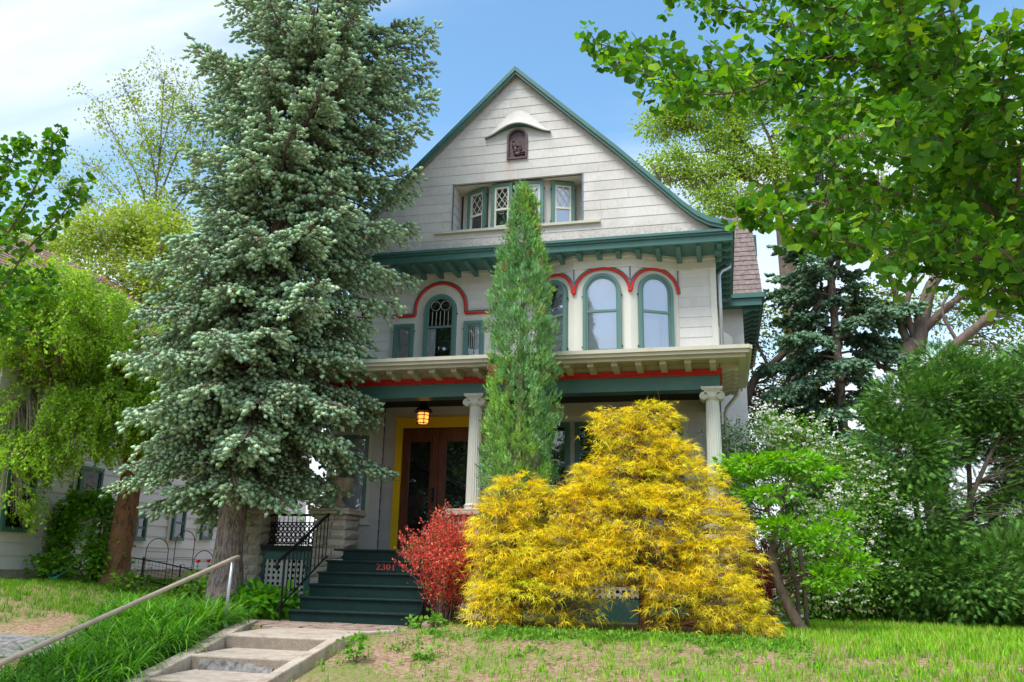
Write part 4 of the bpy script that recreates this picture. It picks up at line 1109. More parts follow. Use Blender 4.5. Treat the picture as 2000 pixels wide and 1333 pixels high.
def tuft(n=18, core=True, ln=.42, w=.075, seed=1):
    r = random.Random(seed); v = []; f = []; 
    for k in range(n):
        t = .12 + .88 * (k / (n - 1)); a = k * 2.399; rad = (math.cos(a), 0, math.sin(a)); fwd = .45 + .9 * max(0, t - .6) / .4
        d = Vector((rad[0], fwd, rad[2])).normalized(); L = ln * (1.0 if t < .8 else .85) * (.85 + .3 * r.random())
        side = d.cross(Vector((r.random() - .5, r.random() - .5, r.random() - .5))).normalized() * w / 2
        b = Vector((rad[0] * .02, t * .8, rad[2] * .02)); e = b + d * L; i = len(v)
        v += [tuple(b - side), tuple(b + side), tuple(e)]; f.append((i, i + 1, i + 2))
    if core:
        i = len(v); v += [(0, 0, 0), (-.25, .68, -.16), (.25, .68, -.16), (0, .68, .28), (0, 1.05, 0)]
        f += [(i, i+2, i+1), (i, i+3, i+2), (i, i+1, i+3), (i+1, i+2, i+4), (i+2, i+3, i+4), (i+3, i+1, i+4)]
    return tri(v, f)
T_TUFT = [tuft(6, True, .31, .22, s) for s in (1, 2)]
T_TUFT_S = tuft(4, True, .45, .2, 3)
def threads(n, seed, droop=.75, w=.031, segs=2):
    r = random.Random(seed); v = []; f = []
    for k in range(n):
        a = r.uniform(-1.25, 1.25); e = r.uniform(-.25, .75); L = r.uniform(.55, 1.1)
        d = Vector((math.sin(a) * math.cos(e), math.cos(a) * math.cos(e), math.sin(e))); p = Vector((0, r.uniform(0, .25), 0)); i0 = len(v)
        sd = Vector((math.cos(a), -math.sin(a), r.uniform(-.6, .6))).normalized()
        for s in range(segs + 1):
            t = s / segs; q = p + d * (L * t) + Vector((0, 0, -droop * L * t * t * .7)); ww = w * (1 - t * .75)
            if s < segs: v += [tuple(q - sd * ww), tuple(q + sd * ww)]
            else: v.append(tuple(q))
        for s in range(segs - 1): f += [(i0+2*s, i0+2*s+1, i0+2*s+3), (i0+2*s, i0+2*s+3, i0+2*s+2)]
        f.append((i0 + 2*(segs-1), i0 + 2*(segs-1) + 1, i0 + 2*segs))
    return tri(v, f)
T_THREAD = [threads(8, s) for s in (1, 2, 3)]
def sprayt(n, seed, spread=.9, w=.06):
    """flat fern-like arborvitae spray"""
    r = random.Random(seed); v = []; f = []
    def blade(p, d, L, ww):
        i = len(v); sd = Vector((d.y, -d.x, 0)).normalized() * ww
        v.extend([tuple(p - sd), tuple(p + sd), tuple(p + d * L)]); f.append((i, i+1, i+2))
    blade(Vector((0, 0, 0)), Vector((0, 1, 0)), 1, w)
    for k in range(n):
        t = .15 + .75 * k / n
        for s in (-1, 1):
            a = s * (spread + r.uniform(-.15, .15)); d = Vector((math.sin(a), math.cos(a), r.uniform(-.15, .15)))
            blade(Vector((0, t, 0)), d, .52 * (1 - t * .45) * r.uniform(.8, 1.2), w * 1.0)
    return tri(v, f)
T_SPRAY = [sprayt(3, s, .8, .07) for s in (1, 2)]
T_PLUME = [sprayt(4, 5, .5, .07), tuft(9, False, .5, .11, 8)]
def bladet(segs, w, bend, seed=0):
    v = []; f = []
    for s in range(segs + 1):
        t = s / segs; a = bend * t; y = math.sin(a) / max(bend, .01); z = 0
        # rises along +Y(growth=up) and bends to +Z
        up_ = math.sin(bend * t) / bend; out = (1 - math.cos(bend * t)) / bend; ww = w * (1 - t ** 2 * .95) 
        if s < segs: v += [(-ww, up_, out), (ww, up_, out)]
        else: v.append((0, up_, out))
    for s in range(segs - 1): f += [(2*s, 2*s+1, 2*s+3), (2*s, 2*s+3, 2*s+2)]
    f.append((2*(segs-1), 2*(segs-1)+1, 2*segs))
    return v, f
def grass_tuft(n, seed, w=.05, lean=.5):
    r = random.Random(seed); V = []; F = []
    for k in range(n):
        v, f = bladet(2, w, r.uniform(.2, 1.1)); a = r.uniform(0, 6.28); sc = r.uniform(.5, 1.1); tx, tz = r.uniform(-lean, lean), r.uniform(-lean, lean); b = len(V)
        for (x, y, z) in v:
            x, y, z = x * sc * 1.0, y * sc, z * sc
            V.append((x * math.cos(a) + z * math.sin(a) + tx * (1 + .4 * y), y, -x * math.sin(a) + z * math.cos(a) + tz * (1 + .4 * y)))
        F += [tuple(b + i for i in t) for t in f]
    return tri(V, F)
T_GRASS = [grass_tuft(5, s, .06) for s in (1, 2, 3)]
T_BLADE = [tri(*bladet(5, .017, b)) for b in (1.3, 2.0, 2.6)]
T_FLOWER = tri([(0, 0, 0)] + [(math.cos(a * 1.2566) * .5, math.sin(a * 1.2566) * .5, .12) for a in range(5)], [(0, 1 + k, 1 + (k + 1) % 5) for k in range(5)])

def curve(pts, n):
    """smooth polyline through pts (Catmull-Rom)"""
    P = [Vector(p) for p in pts]; P = [P[0] * 2 - P[1]] + P + [P[-1] * 2 - P[-2]]; out = []
    m = len(P) - 3
    for i in range(n + 1):
        u = i / n * m; k = min(int(u), m - 1); t = u - k; a, b, c, d = P[k:k + 4]
        out.append(0.5 * ((2 * b) + (c - a) * t + (2 * a - 5 * b + 4 * c - d) * t * t + (3 * b - a - 3 * c + d) * t ** 3))
    return out
def taper(r0, r1, n): return [r0 + (r1 - r0) * (i / (n)) for i in range(n + 1)]
def trunk_mesh(pts, r0, r1, n=14, sides=14, flare=.35, rough=.06):
    c = curve(pts, n); rs = []
    for i in range(n + 1):
        t = i / n; r = r0 + (r1 - r0) * t; r *= 1 + flare * max(0, 1 - t * 7) ** 2; rs.append(r)
    mb = MB().tube(c, rs, sides)
    return mb
def ell(N, c, r, shell=0.55):
    d = rdir(N); u = shell + (1 - shell) * rng.random((N, 1)) ** .5
    return A(c) + d * u * A(r), d
def clump_tree(fol, twig, blobs, per_m, leaves, cr, T, size, cols, w=None, trunk_pts=None, droop=0.0, face='rand', shell=.5, jit=.2, flat=.7, twigs=1.0, tw_r=.006, minz=None, seed=None, sizej=.3):
    """blobs: [(centre, radii)]; per_m: clumps per m^2 of shell area. Clumps of leaves with twigs to the nearest limb point."""
    TP = A([tuple(p) for p in trunk_pts]) if trunk_pts is not None else None
    centres, outs = [], []
    for (c, r) in blobs:
        ar = 4 * math.pi * ((r[0] * r[1] + r[0] * r[2] + r[1] * r[2]) / 3); N = max(3, int(ar * per_m))
        p, d = ell(N, c, r, shell)
        centres.append(p); outs.append(d)
    C = np.concatenate(centres); O = np.concatenate(outs)
    if minz is not None: k = C[:, 2] > minz; C, O = C[k], O[k]
    n = len(C); idx = np.repeat(np.arange(n), leaves)
    off = rng.normal(size=(n * leaves, 3)) * cr * [1, 1, flat]
    P = C[idx] + off; P[:, 2] -= droop * np.linalg.norm(off[:, :2], axis=1)
    if face == 'rand':
        D = unit(off + O[idx] * cr * .8 + rng.normal(size=off.shape) * cr * .6); D[:, 2] -= .25 + droop; 
        up = unit(rng.normal(size=off.shape) * .55 + [0, 0, 1])
    elif face == 'up':
        D = unit(off + O[idx] * cr + [0, 0, cr * 1.2]); up = unit(O[idx] + rng.normal(size=off.shape) * .4)
    elif face == 'out':
        D = unit(O[idx] * 1.0 + off / cr * .5 + [0, 0, .1 - droop]); up = unit(rng.normal(size=off.shape) * .5 + [0, 0, 1])
    Ts = T if isinstance(T, list) else [T]
    which = rng.integers(len(Ts), size=len(P)); cc = palette(len(P), cols, w, jit, idx)
    sz = size * (1 + sizej * rng.uniform(-1, 1, len(P)))
    for k, t in enumerate(Ts):
        q = which == k; fol.stamp(t, P[q], D[q], sz[q], cc[q], up=up[q], roll=rng.uniform(-.6, .6, q.sum()))
    if TP is not None and twigs > 0:
        for i in range(n):
            if rng.random() > twigs: continue
            dd = np.linalg.norm((TP - C[i]) * [1, 1, 1.3], axis=1) + (TP[:, 2] > C[i][2]) * .6; j = dd.argmin(); a, b = TP[j], C[i]
            m = (a + b) / 2 + rng.normal(size=3) * .07 * np.linalg.norm(b - a) + [0, 0, .08 * np.linalg.norm(b - a)]
            twig.tube([a, m, b], [tw_r * 1.6, tw_r * 1.2, tw_r * .5], 3)
    return C
LOG = []

# ================================================================== BIG BLUE SPRUCE
def spruce(name, label, trunk_pts, r0, H, prof, n_limb, cols_tip, cols_in, tuft_sz, group=None, dens=1.0, zlow=1.5, small=False, seed=3, bark='bark_spruce', top_r=.06, droopk=1.0, gaps=0.0):
    """prof(z, azimuth)->limb reach"""
    global rng
    keep = rng; rng = np.random.default_rng(seed)
    root = thing(name, label, 'tree', tuple(trunk_pts[0]), group)
    tc_ = curve(trunk_pts, 60)
    tr = trunk_mesh(trunk_pts, r0, top_r, 40, 18, .45)
    # lumpy bark: jitter
    tr.v = [(x + rng.normal() * .008, y + rng.normal() * .008, z) for x, y, z in tr.v]
    tr.build('trunk', M[bark], root, smooth=True)
    TP = A([tuple(p) for p in tc_])
    limbs = MB(); fol = Fol()
    pos, dr, col, sz = [], [], [], []
    z = zlow; k = 0
    zs_ = np.linspace(zlow, H - .4, n_limb) if small else np.concatenate([np.linspace(zlow, 10.3, int(n_limb * .82)), np.linspace(10.5, H - .4, int(n_limb * .18))])
    for i, z in enumerate(zs_):
        az = i * 2.39996 + rng.uniform(-.35, .35)
        base = np.array([np.interp(z, TP[:, 2], TP[:, 0]), np.interp(z, TP[:, 2], TP[:, 1]), z])
        L = prof(z, az) * (rng.uniform(.80, 1.12) if i % 3 else rng.uniform(.35, .7))
        if L < .15 or (not small and rng.random() < .09): continue
        out = np.array([math.cos(az), math.sin(az), 0]); lat = np.array([-out[1], out[0], 0])
        fz_ = (z - zlow) / (H - zlow)
        a1 = .10 + .45 * fz_; a2 = (-.75 + .55 * fz_) * droopk; a3 = .34
        def path(t): return base + out * (L * t * (1 - .06 * t)) + np.array([0, 0, L * (a1 * t + a2 * t * t + a3 * t ** 3)]) + lat * (.05 * L * math.sin(3 * t + i))
        pts = [path(t) for t in np.linspace(0, 1, 8)]
        limbs.tube(pts, [.035 * (1 - t * .8) * (L / 2) ** .7 + .004 for t in np.linspace(0, 1, 8)], 5)
        ns = int(L * 13 * dens) + 4
        for s in range(ns):
            t = .16 + .84 * (s + rng.uniform(-.3, .3)) / ns; t = min(t, 1)
            p0 = path(t); tang = path(min(t + .04, 1.02)) - path(t - .04); tang /= np.linalg.norm(tang)
            sgn = 1 if s % 2 else -1
            ln = (.16 + .62 * L * (1 - t) ** .8 * .55) * rng.uniform(.7, 1.15); ln = min(ln, .72)
            d = tang * .75 + lat * sgn * rng.uniform(.55, 1.0) + np.array([0, 0, rng.uniform(-.75, .05)]); d /= np.linalg.norm(d)
            m = max(2, int(ln / (.062 if small else .084)))
            for q in range(m):
                u = (q + 1) / m; pp = p0 + d * ln * u + np.array([0, 0, -.22 * ln * u * u])
                inner = (t < .45 and u < .5)
                for side_ in ((-1, 1) if u < .97 else (0,)):
                    if inner and rng.random() < .2: continue
                    dd = d * rng.uniform(.7, 1.2) + np.cross(d, [0, 0, 1]) * side_ * rng.uniform(.5, 1.0) + np.array([0, 0, rng.uniform(-.35, .45)])
                    pos.append(pp + rng.normal(size=3) * .012); dr.append(dd); sz.append(tuft_sz * rng.uniform(.75, 1.2)); col.append((i, t * .5 + u * .5))
            if s % 2 == 0 or not small: limbs.tube([p0, p0 + d * ln * .5 + np.array([0, 0, -.05 * ln]), p0 + d * ln + np.array([0, 0, -.22 * ln])], [.009, .006, .003], 3)
    pos, dr, sz = A(pos), A(dr), A(sz); ci = np.array([c[0] for c in col]); cu = np.array([c[1] for c in col])
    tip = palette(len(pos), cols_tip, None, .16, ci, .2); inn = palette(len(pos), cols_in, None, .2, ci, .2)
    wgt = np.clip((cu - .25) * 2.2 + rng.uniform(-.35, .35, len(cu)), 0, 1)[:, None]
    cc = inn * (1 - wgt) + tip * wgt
    if small: fol.stamp(T_TUFT_S, pos, dr, sz, cc, roll=rng.uniform(0, 6, len(pos)))
    else:
        w_ = rng.random(len(pos)) < .5
        fol.stamp(T_TUFT[0], pos[w_], dr[w_], sz[w_], cc[w_], roll=rng.uniform(0, 6, w_.sum())); fol.stamp(T_TUFT[1], pos[~w_], dr[~w_], sz[~w_], cc[~w_], roll=rng.uniform(0, 6, (~w_).sum()))
    kind(limbs.build('limb', M['bark'], root), 'stuff')
    if not small:
        cn = MB(); far_ = np.where((cu > .75) & (pos[:, 2] > 4.5))[0]
        for j in rng.choice(far_, 90, replace=False):
            p = pos[j] + [0, -.03, -.05]; cn.lathe([(.004, .0), (.016, -.02), (.018, -.05), (.008, -.085)], p[0], p[1], p[2], 6)
        kind(cn.build('cone', M['rock'], root), 'stuff')
    fol.build('crown', M['needle'], root)
    LOG.append((name, len(pos)))
    rng = keep
    return root
def prof_big(z, az):
    # reach by height, a little longer on the camera's left low down and right higher up
    r = np.interp(z, [1.8, 2.6, 3.6, 5, 6.5, 8, 9.5, 11, 13, 15, 16.6], [1.6, 2.2, 2.3, 2.35, 2.15, 1.95, 2.0, 1.75, 1.25, .7, .15])
    c = math.cos(az)
    r *= 1 - (.05 if z < 5 else .0) * max(0, -c) + (.10 if z < 6 else .22) * max(0, c)
    if z < 2.9 and c > -.2: r *= .72
    if 4.2 < z < 7.2 and c > 0: r *= 1 - .12 * c
    return r
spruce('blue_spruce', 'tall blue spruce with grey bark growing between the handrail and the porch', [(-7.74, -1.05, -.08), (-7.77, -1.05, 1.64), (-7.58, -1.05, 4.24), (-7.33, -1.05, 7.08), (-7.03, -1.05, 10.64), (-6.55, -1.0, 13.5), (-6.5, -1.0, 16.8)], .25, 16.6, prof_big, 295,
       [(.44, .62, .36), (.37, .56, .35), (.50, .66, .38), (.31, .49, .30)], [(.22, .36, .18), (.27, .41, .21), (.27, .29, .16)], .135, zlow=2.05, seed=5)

# dark spruce behind on the right
def prof_dark(z, az): return np.interp(z, [3, 5, 8, 10, 12], [2.2, 2.3, 1.9, 1.3, .2])
spruce('dark_spruce', 'dark green spruce standing behind the white flowering shrub', [(3.1, 9, .0), (3.15, 9, 6), (3.1, 9, 12.6)], .16, 12.4, prof_dark, 70,
       [(.15, .28, .16), (.19, .33, .19)], [(.08, .15, .08)], .19, dens=.95, zlow=3.0, small=True, seed=9, droopk=1.25)

# ================================================================== COLUMNAR JUNIPER
def column_conifer():
    global rng
    keep = rng; rng = np.random.default_rng(21)
    cx, cy = -2.87, -1.33
    root = thing('columnar_juniper', 'narrow green columnar juniper rising in front of the porch roof', 'tree', (cx, cy, TZ(cx, cy)))
    trunk_mesh([(cx, cy, 0), (cx, cy, 3), (cx + .03, cy, 6.4)], .08, .015, 10, 8).build('trunk', M['bark'], root)
    R = lambda z: np.interp(z, [.3, 1.2, 2.5, 3.7, 4.6, 5.4, 6.0, 6.5, 6.95], [.38, .48, .53, .52, .48, .40, .27, .15, .03])
    n = 1500
    z = .35 + (6.85 - .35) * rng.random(n) ** .92; az = rng.uniform(0, 2 * math.pi, n)
    lump = 1 + .13 * np.sin(az * 3 + z * 2.1) + .10 * np.sin(az * 5 - z * 3.7) + .07 * np.sin(z * 9 + az * 2)
    rr = R(z) * lump * np.sqrt(rng.uniform(.35, 1.0, n))
    C = np.stack([cx + rr * np.cos(az), cy + rr * np.sin(az), z], 1); O = np.stack([np.cos(az), np.sin(az), np.zeros(n)], 1)
    m = 17; idx = np.repeat(np.arange(n), m); off = rng.normal(size=(n * m, 3)) * [.034, .034, .052]
    P = C[idx] + off; D = unit(O[idx] * .55 + [0, 0, 1.0] + rng.normal(size=off.shape) * .35)
    base = palette(n, [(.19, .41, .13), (.24, .46, .19), (.15, .35, .09), (.24, .45, .11)], None, .18)
    yel = (np.sin(C[:, 2] * 1.3 + az) > .55)[:, None]; base = np.where(yel, base * [1.15, 1.1, .6], base)
    bp_ = rng.random(n) < .025; base[bp_] = A([.34, .20, .09])
    cc = base[idx] * rng.uniform(.75, 1.25, (n * m, 1))
    fol = Fol(); w = rng.random(len(P)) < .5; s = rng.uniform(.055, .092, len(P))
    fol.stamp(T_PLUME[0], P[w], D[w], s[w], cc[w], roll=rng.uniform(0, 6, w.sum())); fol.stamp(T_PLUME[1], P[~w], D[~w], s[~w], cc[~w], roll=rng.uniform(0, 6, (~w).sum()))
    fol.build('crown', M['needle'], root)
    rng = keep
column_conifer()

# ================================================================== GOLDEN THREADLEAF CYPRESS
def golden(name, label, stem_pts, blobs, seed, per=26):
    global rng
    keep = rng; rng = np.random.default_rng(seed)
    root = thing(name, label, 'shrub', tuple(stem_pts[0]), 'golden threadleaf shrubs in front of the porch')
    trunk_mesh(stem_pts, .07, .02, 8, 8).build('trunk', M['bark_birch'], root)
    tp = curve(stem_pts, 12); TP = A([tuple(p) for p in tp])
    C, O = [], []
    for (c, r) in blobs:
        ar = 4 * math.pi * ((r[0] * r[1] + r[0] * r[2] + r[1] * r[2]) / 3); N = int(ar * per)
        p, d = ell(N, c, r, .60); C.append(p); O.append(d)
    C = np.concatenate(C); O = np.concatenate(O)
    # drop pads lying well inside another blob
    keepm = np.ones(len(C), bool)
    for (c, r) in blobs:
        q = (((C - A(c)) / A(r)) ** 2).sum(1); keepm &= ~(q < .30)
    gz_ = terrain(C[:, 0], C[:, 1]); keepm &= C[:, 2] > gz_ + .12
    C, O = C[keepm], O[keepm]; n = len(C)
    m = 13; idx = np.repeat(np.arange(n), m)
    t = rng.uniform(0, 1, n * m); lat = unit(np.cross(O[idx], [0, 0, 1.0]) + 1e-6)
    pad = .19
    off = lat * (rng.normal(size=(n * m, 1)) * pad * .65) + O[idx] * ((t[:, None] - .55) * pad * 1.5)
    off[:, 2] -= .30 * np.abs(t) ** 1.6 * pad * 2
    P = C[idx] + off + rng.normal(size=off.shape) * .02
    D = unit(O[idx] * [1, 1, .35] + lat * rng.normal(size=(n * m, 1)) * .6 + [0, 0, .15] + rng.normal(size=off.shape) * .2)
    base = palette(n, [(.98, .77, .03), (.98, .83, .045), (.96, .83, .06), (.76, .79, .055)], [.34, .34, .2, .12], .10)
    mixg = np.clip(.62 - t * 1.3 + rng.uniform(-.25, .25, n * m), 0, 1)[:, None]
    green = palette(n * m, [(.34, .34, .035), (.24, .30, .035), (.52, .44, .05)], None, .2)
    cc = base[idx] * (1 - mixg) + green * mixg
    br = rng.random(n * m) < .08; cc[br] = A([.40, .22, .09]) * rng.uniform(.6, 1.3, (br.sum(), 1))
    fol = Fol(); wh = rng.integers(3, size=len(P)); s = rng.uniform(.085, .155, len(P))
    for k in range(3):
        q = wh == k; fol.stamp(T_THREAD[k], P[q], D[q], s[q], cc[q], roll=rng.uniform(-.4, .4, q.sum()))
    fol.build('crown', M['gold'], root)
    tw = MB()
    for i in range(0, n, 3):
        dd = np.linalg.norm((TP - C[i]), axis=1) + (TP[:, 2] > C[i][2]) * .5; a = TP[dd.argmin()]
        tw.tube([a, (a + C[i]) / 2 + [0, 0, -.12], C[i]], [.014, .009, .004], 3)
    # some bare hanging strings
    for i in range(160):
        j = rng.integers(n); p = C[j] + rng.normal(size=3) * .1
        if p[2] < .5: continue
        tw.tube([p, p + [rng.normal() * .02, rng.normal() * .02, -.12], p + [rng.normal() * .04, rng.normal() * .04, -.28]], .003, 3)
    kind(tw.build('limb', M['bark_birch'], root), 'stuff')
    LOG.append((name, n * m)); rng = keep
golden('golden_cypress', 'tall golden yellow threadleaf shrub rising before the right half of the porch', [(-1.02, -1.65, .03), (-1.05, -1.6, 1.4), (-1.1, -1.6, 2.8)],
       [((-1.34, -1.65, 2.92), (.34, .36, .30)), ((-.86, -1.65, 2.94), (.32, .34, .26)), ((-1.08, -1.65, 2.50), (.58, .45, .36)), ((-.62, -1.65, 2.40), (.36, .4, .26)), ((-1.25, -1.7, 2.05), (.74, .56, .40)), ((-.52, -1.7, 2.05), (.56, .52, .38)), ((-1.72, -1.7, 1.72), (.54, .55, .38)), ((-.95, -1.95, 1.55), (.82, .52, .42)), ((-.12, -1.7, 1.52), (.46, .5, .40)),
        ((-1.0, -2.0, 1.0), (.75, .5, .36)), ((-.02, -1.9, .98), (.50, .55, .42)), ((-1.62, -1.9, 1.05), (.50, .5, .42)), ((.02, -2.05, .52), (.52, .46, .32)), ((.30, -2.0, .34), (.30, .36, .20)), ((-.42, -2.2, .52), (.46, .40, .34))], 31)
golden('golden_cypress', 'lower golden yellow threadleaf mound beside the red barberry bush', [(-2.75, -1.75, .03), (-2.75, -1.8, 1.0), (-2.7, -1.8, 1.8)],
       [((-2.72, -1.95, 1.90), (.38, .38, .30)), ((-2.98, -2.0, 1.50), (.36, .40, .34)), ((-2.30, -1.95, 1.66), (.48, .42, .34)), ((-2.68, -2.15, 1.15), (.60, .46, .38)), ((-2.10, -2.1, 1.1), (.48, .46, .40)), ((-2.98, -2.05, .86), (.34, .40, .38)),
        ((-2.60, -2.25, .58), (.62, .46, .36)), ((-2.96, -2.2, .42), (.36, .38, .26)), ((-2.0, -2.2, .55), (.46, .40, .34))], 32)

# ================================================================== BARBERRY BUSHES
def barberry(name, label, c, r, h, cols, w, seed, n=150):
    global rng
    keep = rng; rng = np.random.default_rng(seed)
    root = thing(name, label, 'bush', (c[0], c[1], TZ(c[0], c[1])), 'barberry bushes')
    st = MB(); fol = Fol(); P, D, I = [], [], []
    for i in range(n):
        az = rng.uniform(0, 6.28); lean = rng.uniform(.05, 1) ** .7; H = h * (1.05 - .42 * lean) * rng.uniform(.75, 1.1)
        b = A([c[0] + rng.normal() * .06, c[1] + rng.normal() * .06, TZ(*c[:2])]); o = A([math.cos(az), math.sin(az), 0])
        e = b + o * r * lean * 1.05 + [0, 0, H]; m = b + o * r * lean * .42 + [0, 0, H * .62]
        pts = curve([b, m, e], 7); st.tube(pts, taper(.007, .002, 7), 3)
        for k in range(70):
            t = rng.uniform(.22, 1.0); q = A(pts[min(int(t * 7), 6)]) * (1 - (t * 7 % 1)) + A(pts[min(int(t * 7) + 1, 7)]) * (t * 7 % 1)
            sp = .055 * (1.25 - t); P.append(q + rng.normal(size=3) * sp); D.append(rng.normal(size=3) + o * .5 + [0, 0, .8]); I.append(i)
    P, D, I = A(P), A(D), np.array(I)
    fol.stamp(T_LEAF2, P, D, rng.uniform(.028, .052, len(P)) * [1.0], palette(len(P), cols, w, .25, I, .25), up=rdir(len(P)))
    kind(st.build('stem', M['bark'], root), 'stuff'); fol.build('foliage', M['leaf'], root); rng = keep
barberry('red_barberry', 'bright coral red barberry bush leaning over the right end of the green steps', (-3.84, -1.62), .74, 1.66, [(.78, .12, .09), (.86, .22, .15), (.60, .07, .05), (.46, .36, .06), (.26, .30, .05)], [.38, .26, .22, .08, .06], 41, 260)
barberry('red_barberry', 'small dark maroon barberry bush between the golden shrub and the leaning tree', (.52, -.30), .36, 1.28, [(.26, .03, .04), (.34, .05, .06), (.16, .02, .03)], None, 42, 90)

# ================================================================== SMALL BRIGHT TREE (right)
def limbs_mesh(paths, parent, m, name='limb', sides=7):
    pts_all = []
    for pts, r0, r1 in paths:
        c = curve(pts, 12); MB().tube(c, taper(r0, r1, 12), sides).build(name, m, parent, smooth=True); pts_all += c
    return pts_all
t = thing('small_tree', 'small leaning tree with layered bright green leaves right of the golden shrub', 'tree', (1.12, -.67, TZ(1.12, -.67)))
P_ = []
tp = curve([(1.14, -0.60, -0.02), (0.94, -0.60, 0.33), (0.78, -0.60, 0.78), (0.73, -0.60, 1.06), (0.78, -0.50, 1.35)], 14)
MB().tube(tp, [.085 - .0028 * i for i in range(15)], 12).build('trunk', M['bark'], t, smooth=True); P_ += tp
P_ += limbs_mesh([([(0.78, -0.50, 1.34), (0.72, -0.40, 1.73), (0.58, -0.30, 2.04), (0.50, -0.30, 2.46)], .035, .010), ([(0.76, -0.50, 1.28), (0.92, -0.70, 1.78), (1.01, -0.80, 2.21), (1.14, -0.80, 2.50)], .03, .008),
                  ([(0.78, -0.50, 0.92), (1.00, -0.60, 1.22), (1.30, -0.80, 1.28), (1.61, -0.90, 1.11)], .03, .008), ([(0.72, -0.40, 1.73), (0.36, -0.20, 1.85), (0.15, -0.20, 2.12)], .018, .006),
                  ([(0.76, -0.50, 1.03), (0.89, -0.90, 1.41), (1.09, -1.10, 1.61)], .02, .006), ([(1.17, -0.70, 1.24), (1.37, -0.90, 1.49), (1.64, -1.00, 1.62)], .012, .005)], t, M['bark'])
# two straight stems just behind
for pts in ([(1.06, -0.20, 0.10), (1.07, -0.20, 0.64), (0.96, -0.20, 1.29)], [(1.18, -0.20, 0.11), (1.17, -0.20, 0.64), (1.14, -0.20, 1.29)]):
    MB().tube(curve(pts, 8), .032, 8).build('stem', M['bark'], t, smooth=True)
f = Fol(); tw = MB()
G1 = [(.20, .50, .025), (.26, .58, .03), (.15, .40, .02)]
clump_tree(f, tw, [((0.49, -0.50, 2.40), (.42, .42, .15)), ((1.03, -0.70, 2.44), (.42, .42, .14)), ((0.23, -0.40, 2.22), (.28, .3, .10)), ((1.43, -0.80, 2.25), (.24, .3, .08)), ((0.71, -0.90, 1.95), (.36, .3, .08)),
                   ((0.88, -1.00, 1.48), (.34, .3, .10)), ((1.42, -1.00, 1.34), (.40, .35, .12)), ((1.70, -0.90, 0.97), (.30, .3, .17)), ((1.38, -1.00, 0.80), (.26, .3, .12)), ((1.66, -0.80, 1.60), (.22, .2, .06))],
           26, 22, .085, T_LEAF, .085, G1, None, P_, face='out', flat=.4, shell=.3, tw_r=.004)
kind(tw.build('twig', M['bark'], t), 'stuff'); f.build('crown', M['leaf'], t)

# ================================================================== WHITE FLOWERING SHRUB
t = thing('flowering_shrub', 'large green shrub dotted with white flower clusters behind the small leaning tree', 'shrub', (1.6, 2.3, 0))
P_ = []
for (a, b) in (((1.5, 2.2, 0), (.9, 2.2, 2.6)), ((1.6, 2.3, 0), (1.7, 2.0, 3.0)), ((1.7, 2.3, 0), (2.6, 2.2, 2.0)), ((1.55, 2.4, 0), (.5, 2.4, 2.2))):
    c = curve([a, tuple((A(a) + A(b)) / 2 + [.08, 0, .2]), b], 10); MB().tube(c, taper(.035, .008, 10), 6).build('stem', M['bark'], t); P_ += c
f = Fol(); tw = MB()
WB_ = [((0.73, 2.20, 3.08), (.85, .8, .5)), ((1.44, 2.30, 2.99), (.8, .8, .5)), ((1.87, 1.90, 2.22), (.95, .8, .6)), ((2.39, 1.80, 1.79), (.7, .7, .5)), ((1.63, 1.80, 1.36), (.9, .7, .5)), ((2.08, 1.80, 0.87), (.8, .7, .5)), ((0.42, 2.20, 2.25), (.6, .6, .7)), ((1.16, 1.90, 0.43), (1.1, .7, .35)), ((2.78, 1.60, 2.03), (.35, .4, .15))]
Cw = clump_tree(f, tw, WB_, 15, 34, .16, T_LEAF, .062, [(.14, .34, .04), (.20, .42, .045), (.27, .50, .055), (.09, .25, .03)], None, P_, face='rand', shell=.55, tw_r=.005)
kind(tw.build('twig', M['bark'], t), 'stuff'); f.build('crown', M['leaf'], t)
fl = Fol(); n = len(Cw); pick = Cw[rng.random(n) < .55]; idx = np.repeat(np.arange(len(pick)), 26)
sub_ = pick[idx] + rng.normal(size=(len(idx), 3)) * .16 + [0, -.10, .08]
hd = np.repeat(sub_[::7], 7, axis=0)[:len(sub_)]; sub_ = hd + rng.normal(size=sub_.shape) * [.032, .032, .012]
fl.stamp(T_FLOWER, sub_, unit(rng.normal(size=sub_.shape)), rng.uniform(.028, .045, len(sub_)), palette(len(sub_), [(.80, .80, .74), (.72, .74, .62)], None, .06), up=unit(rng.normal(size=sub_.shape) * .4 + [0, -.5, 1]))
fl.build('blossom', M['leaf'], t)

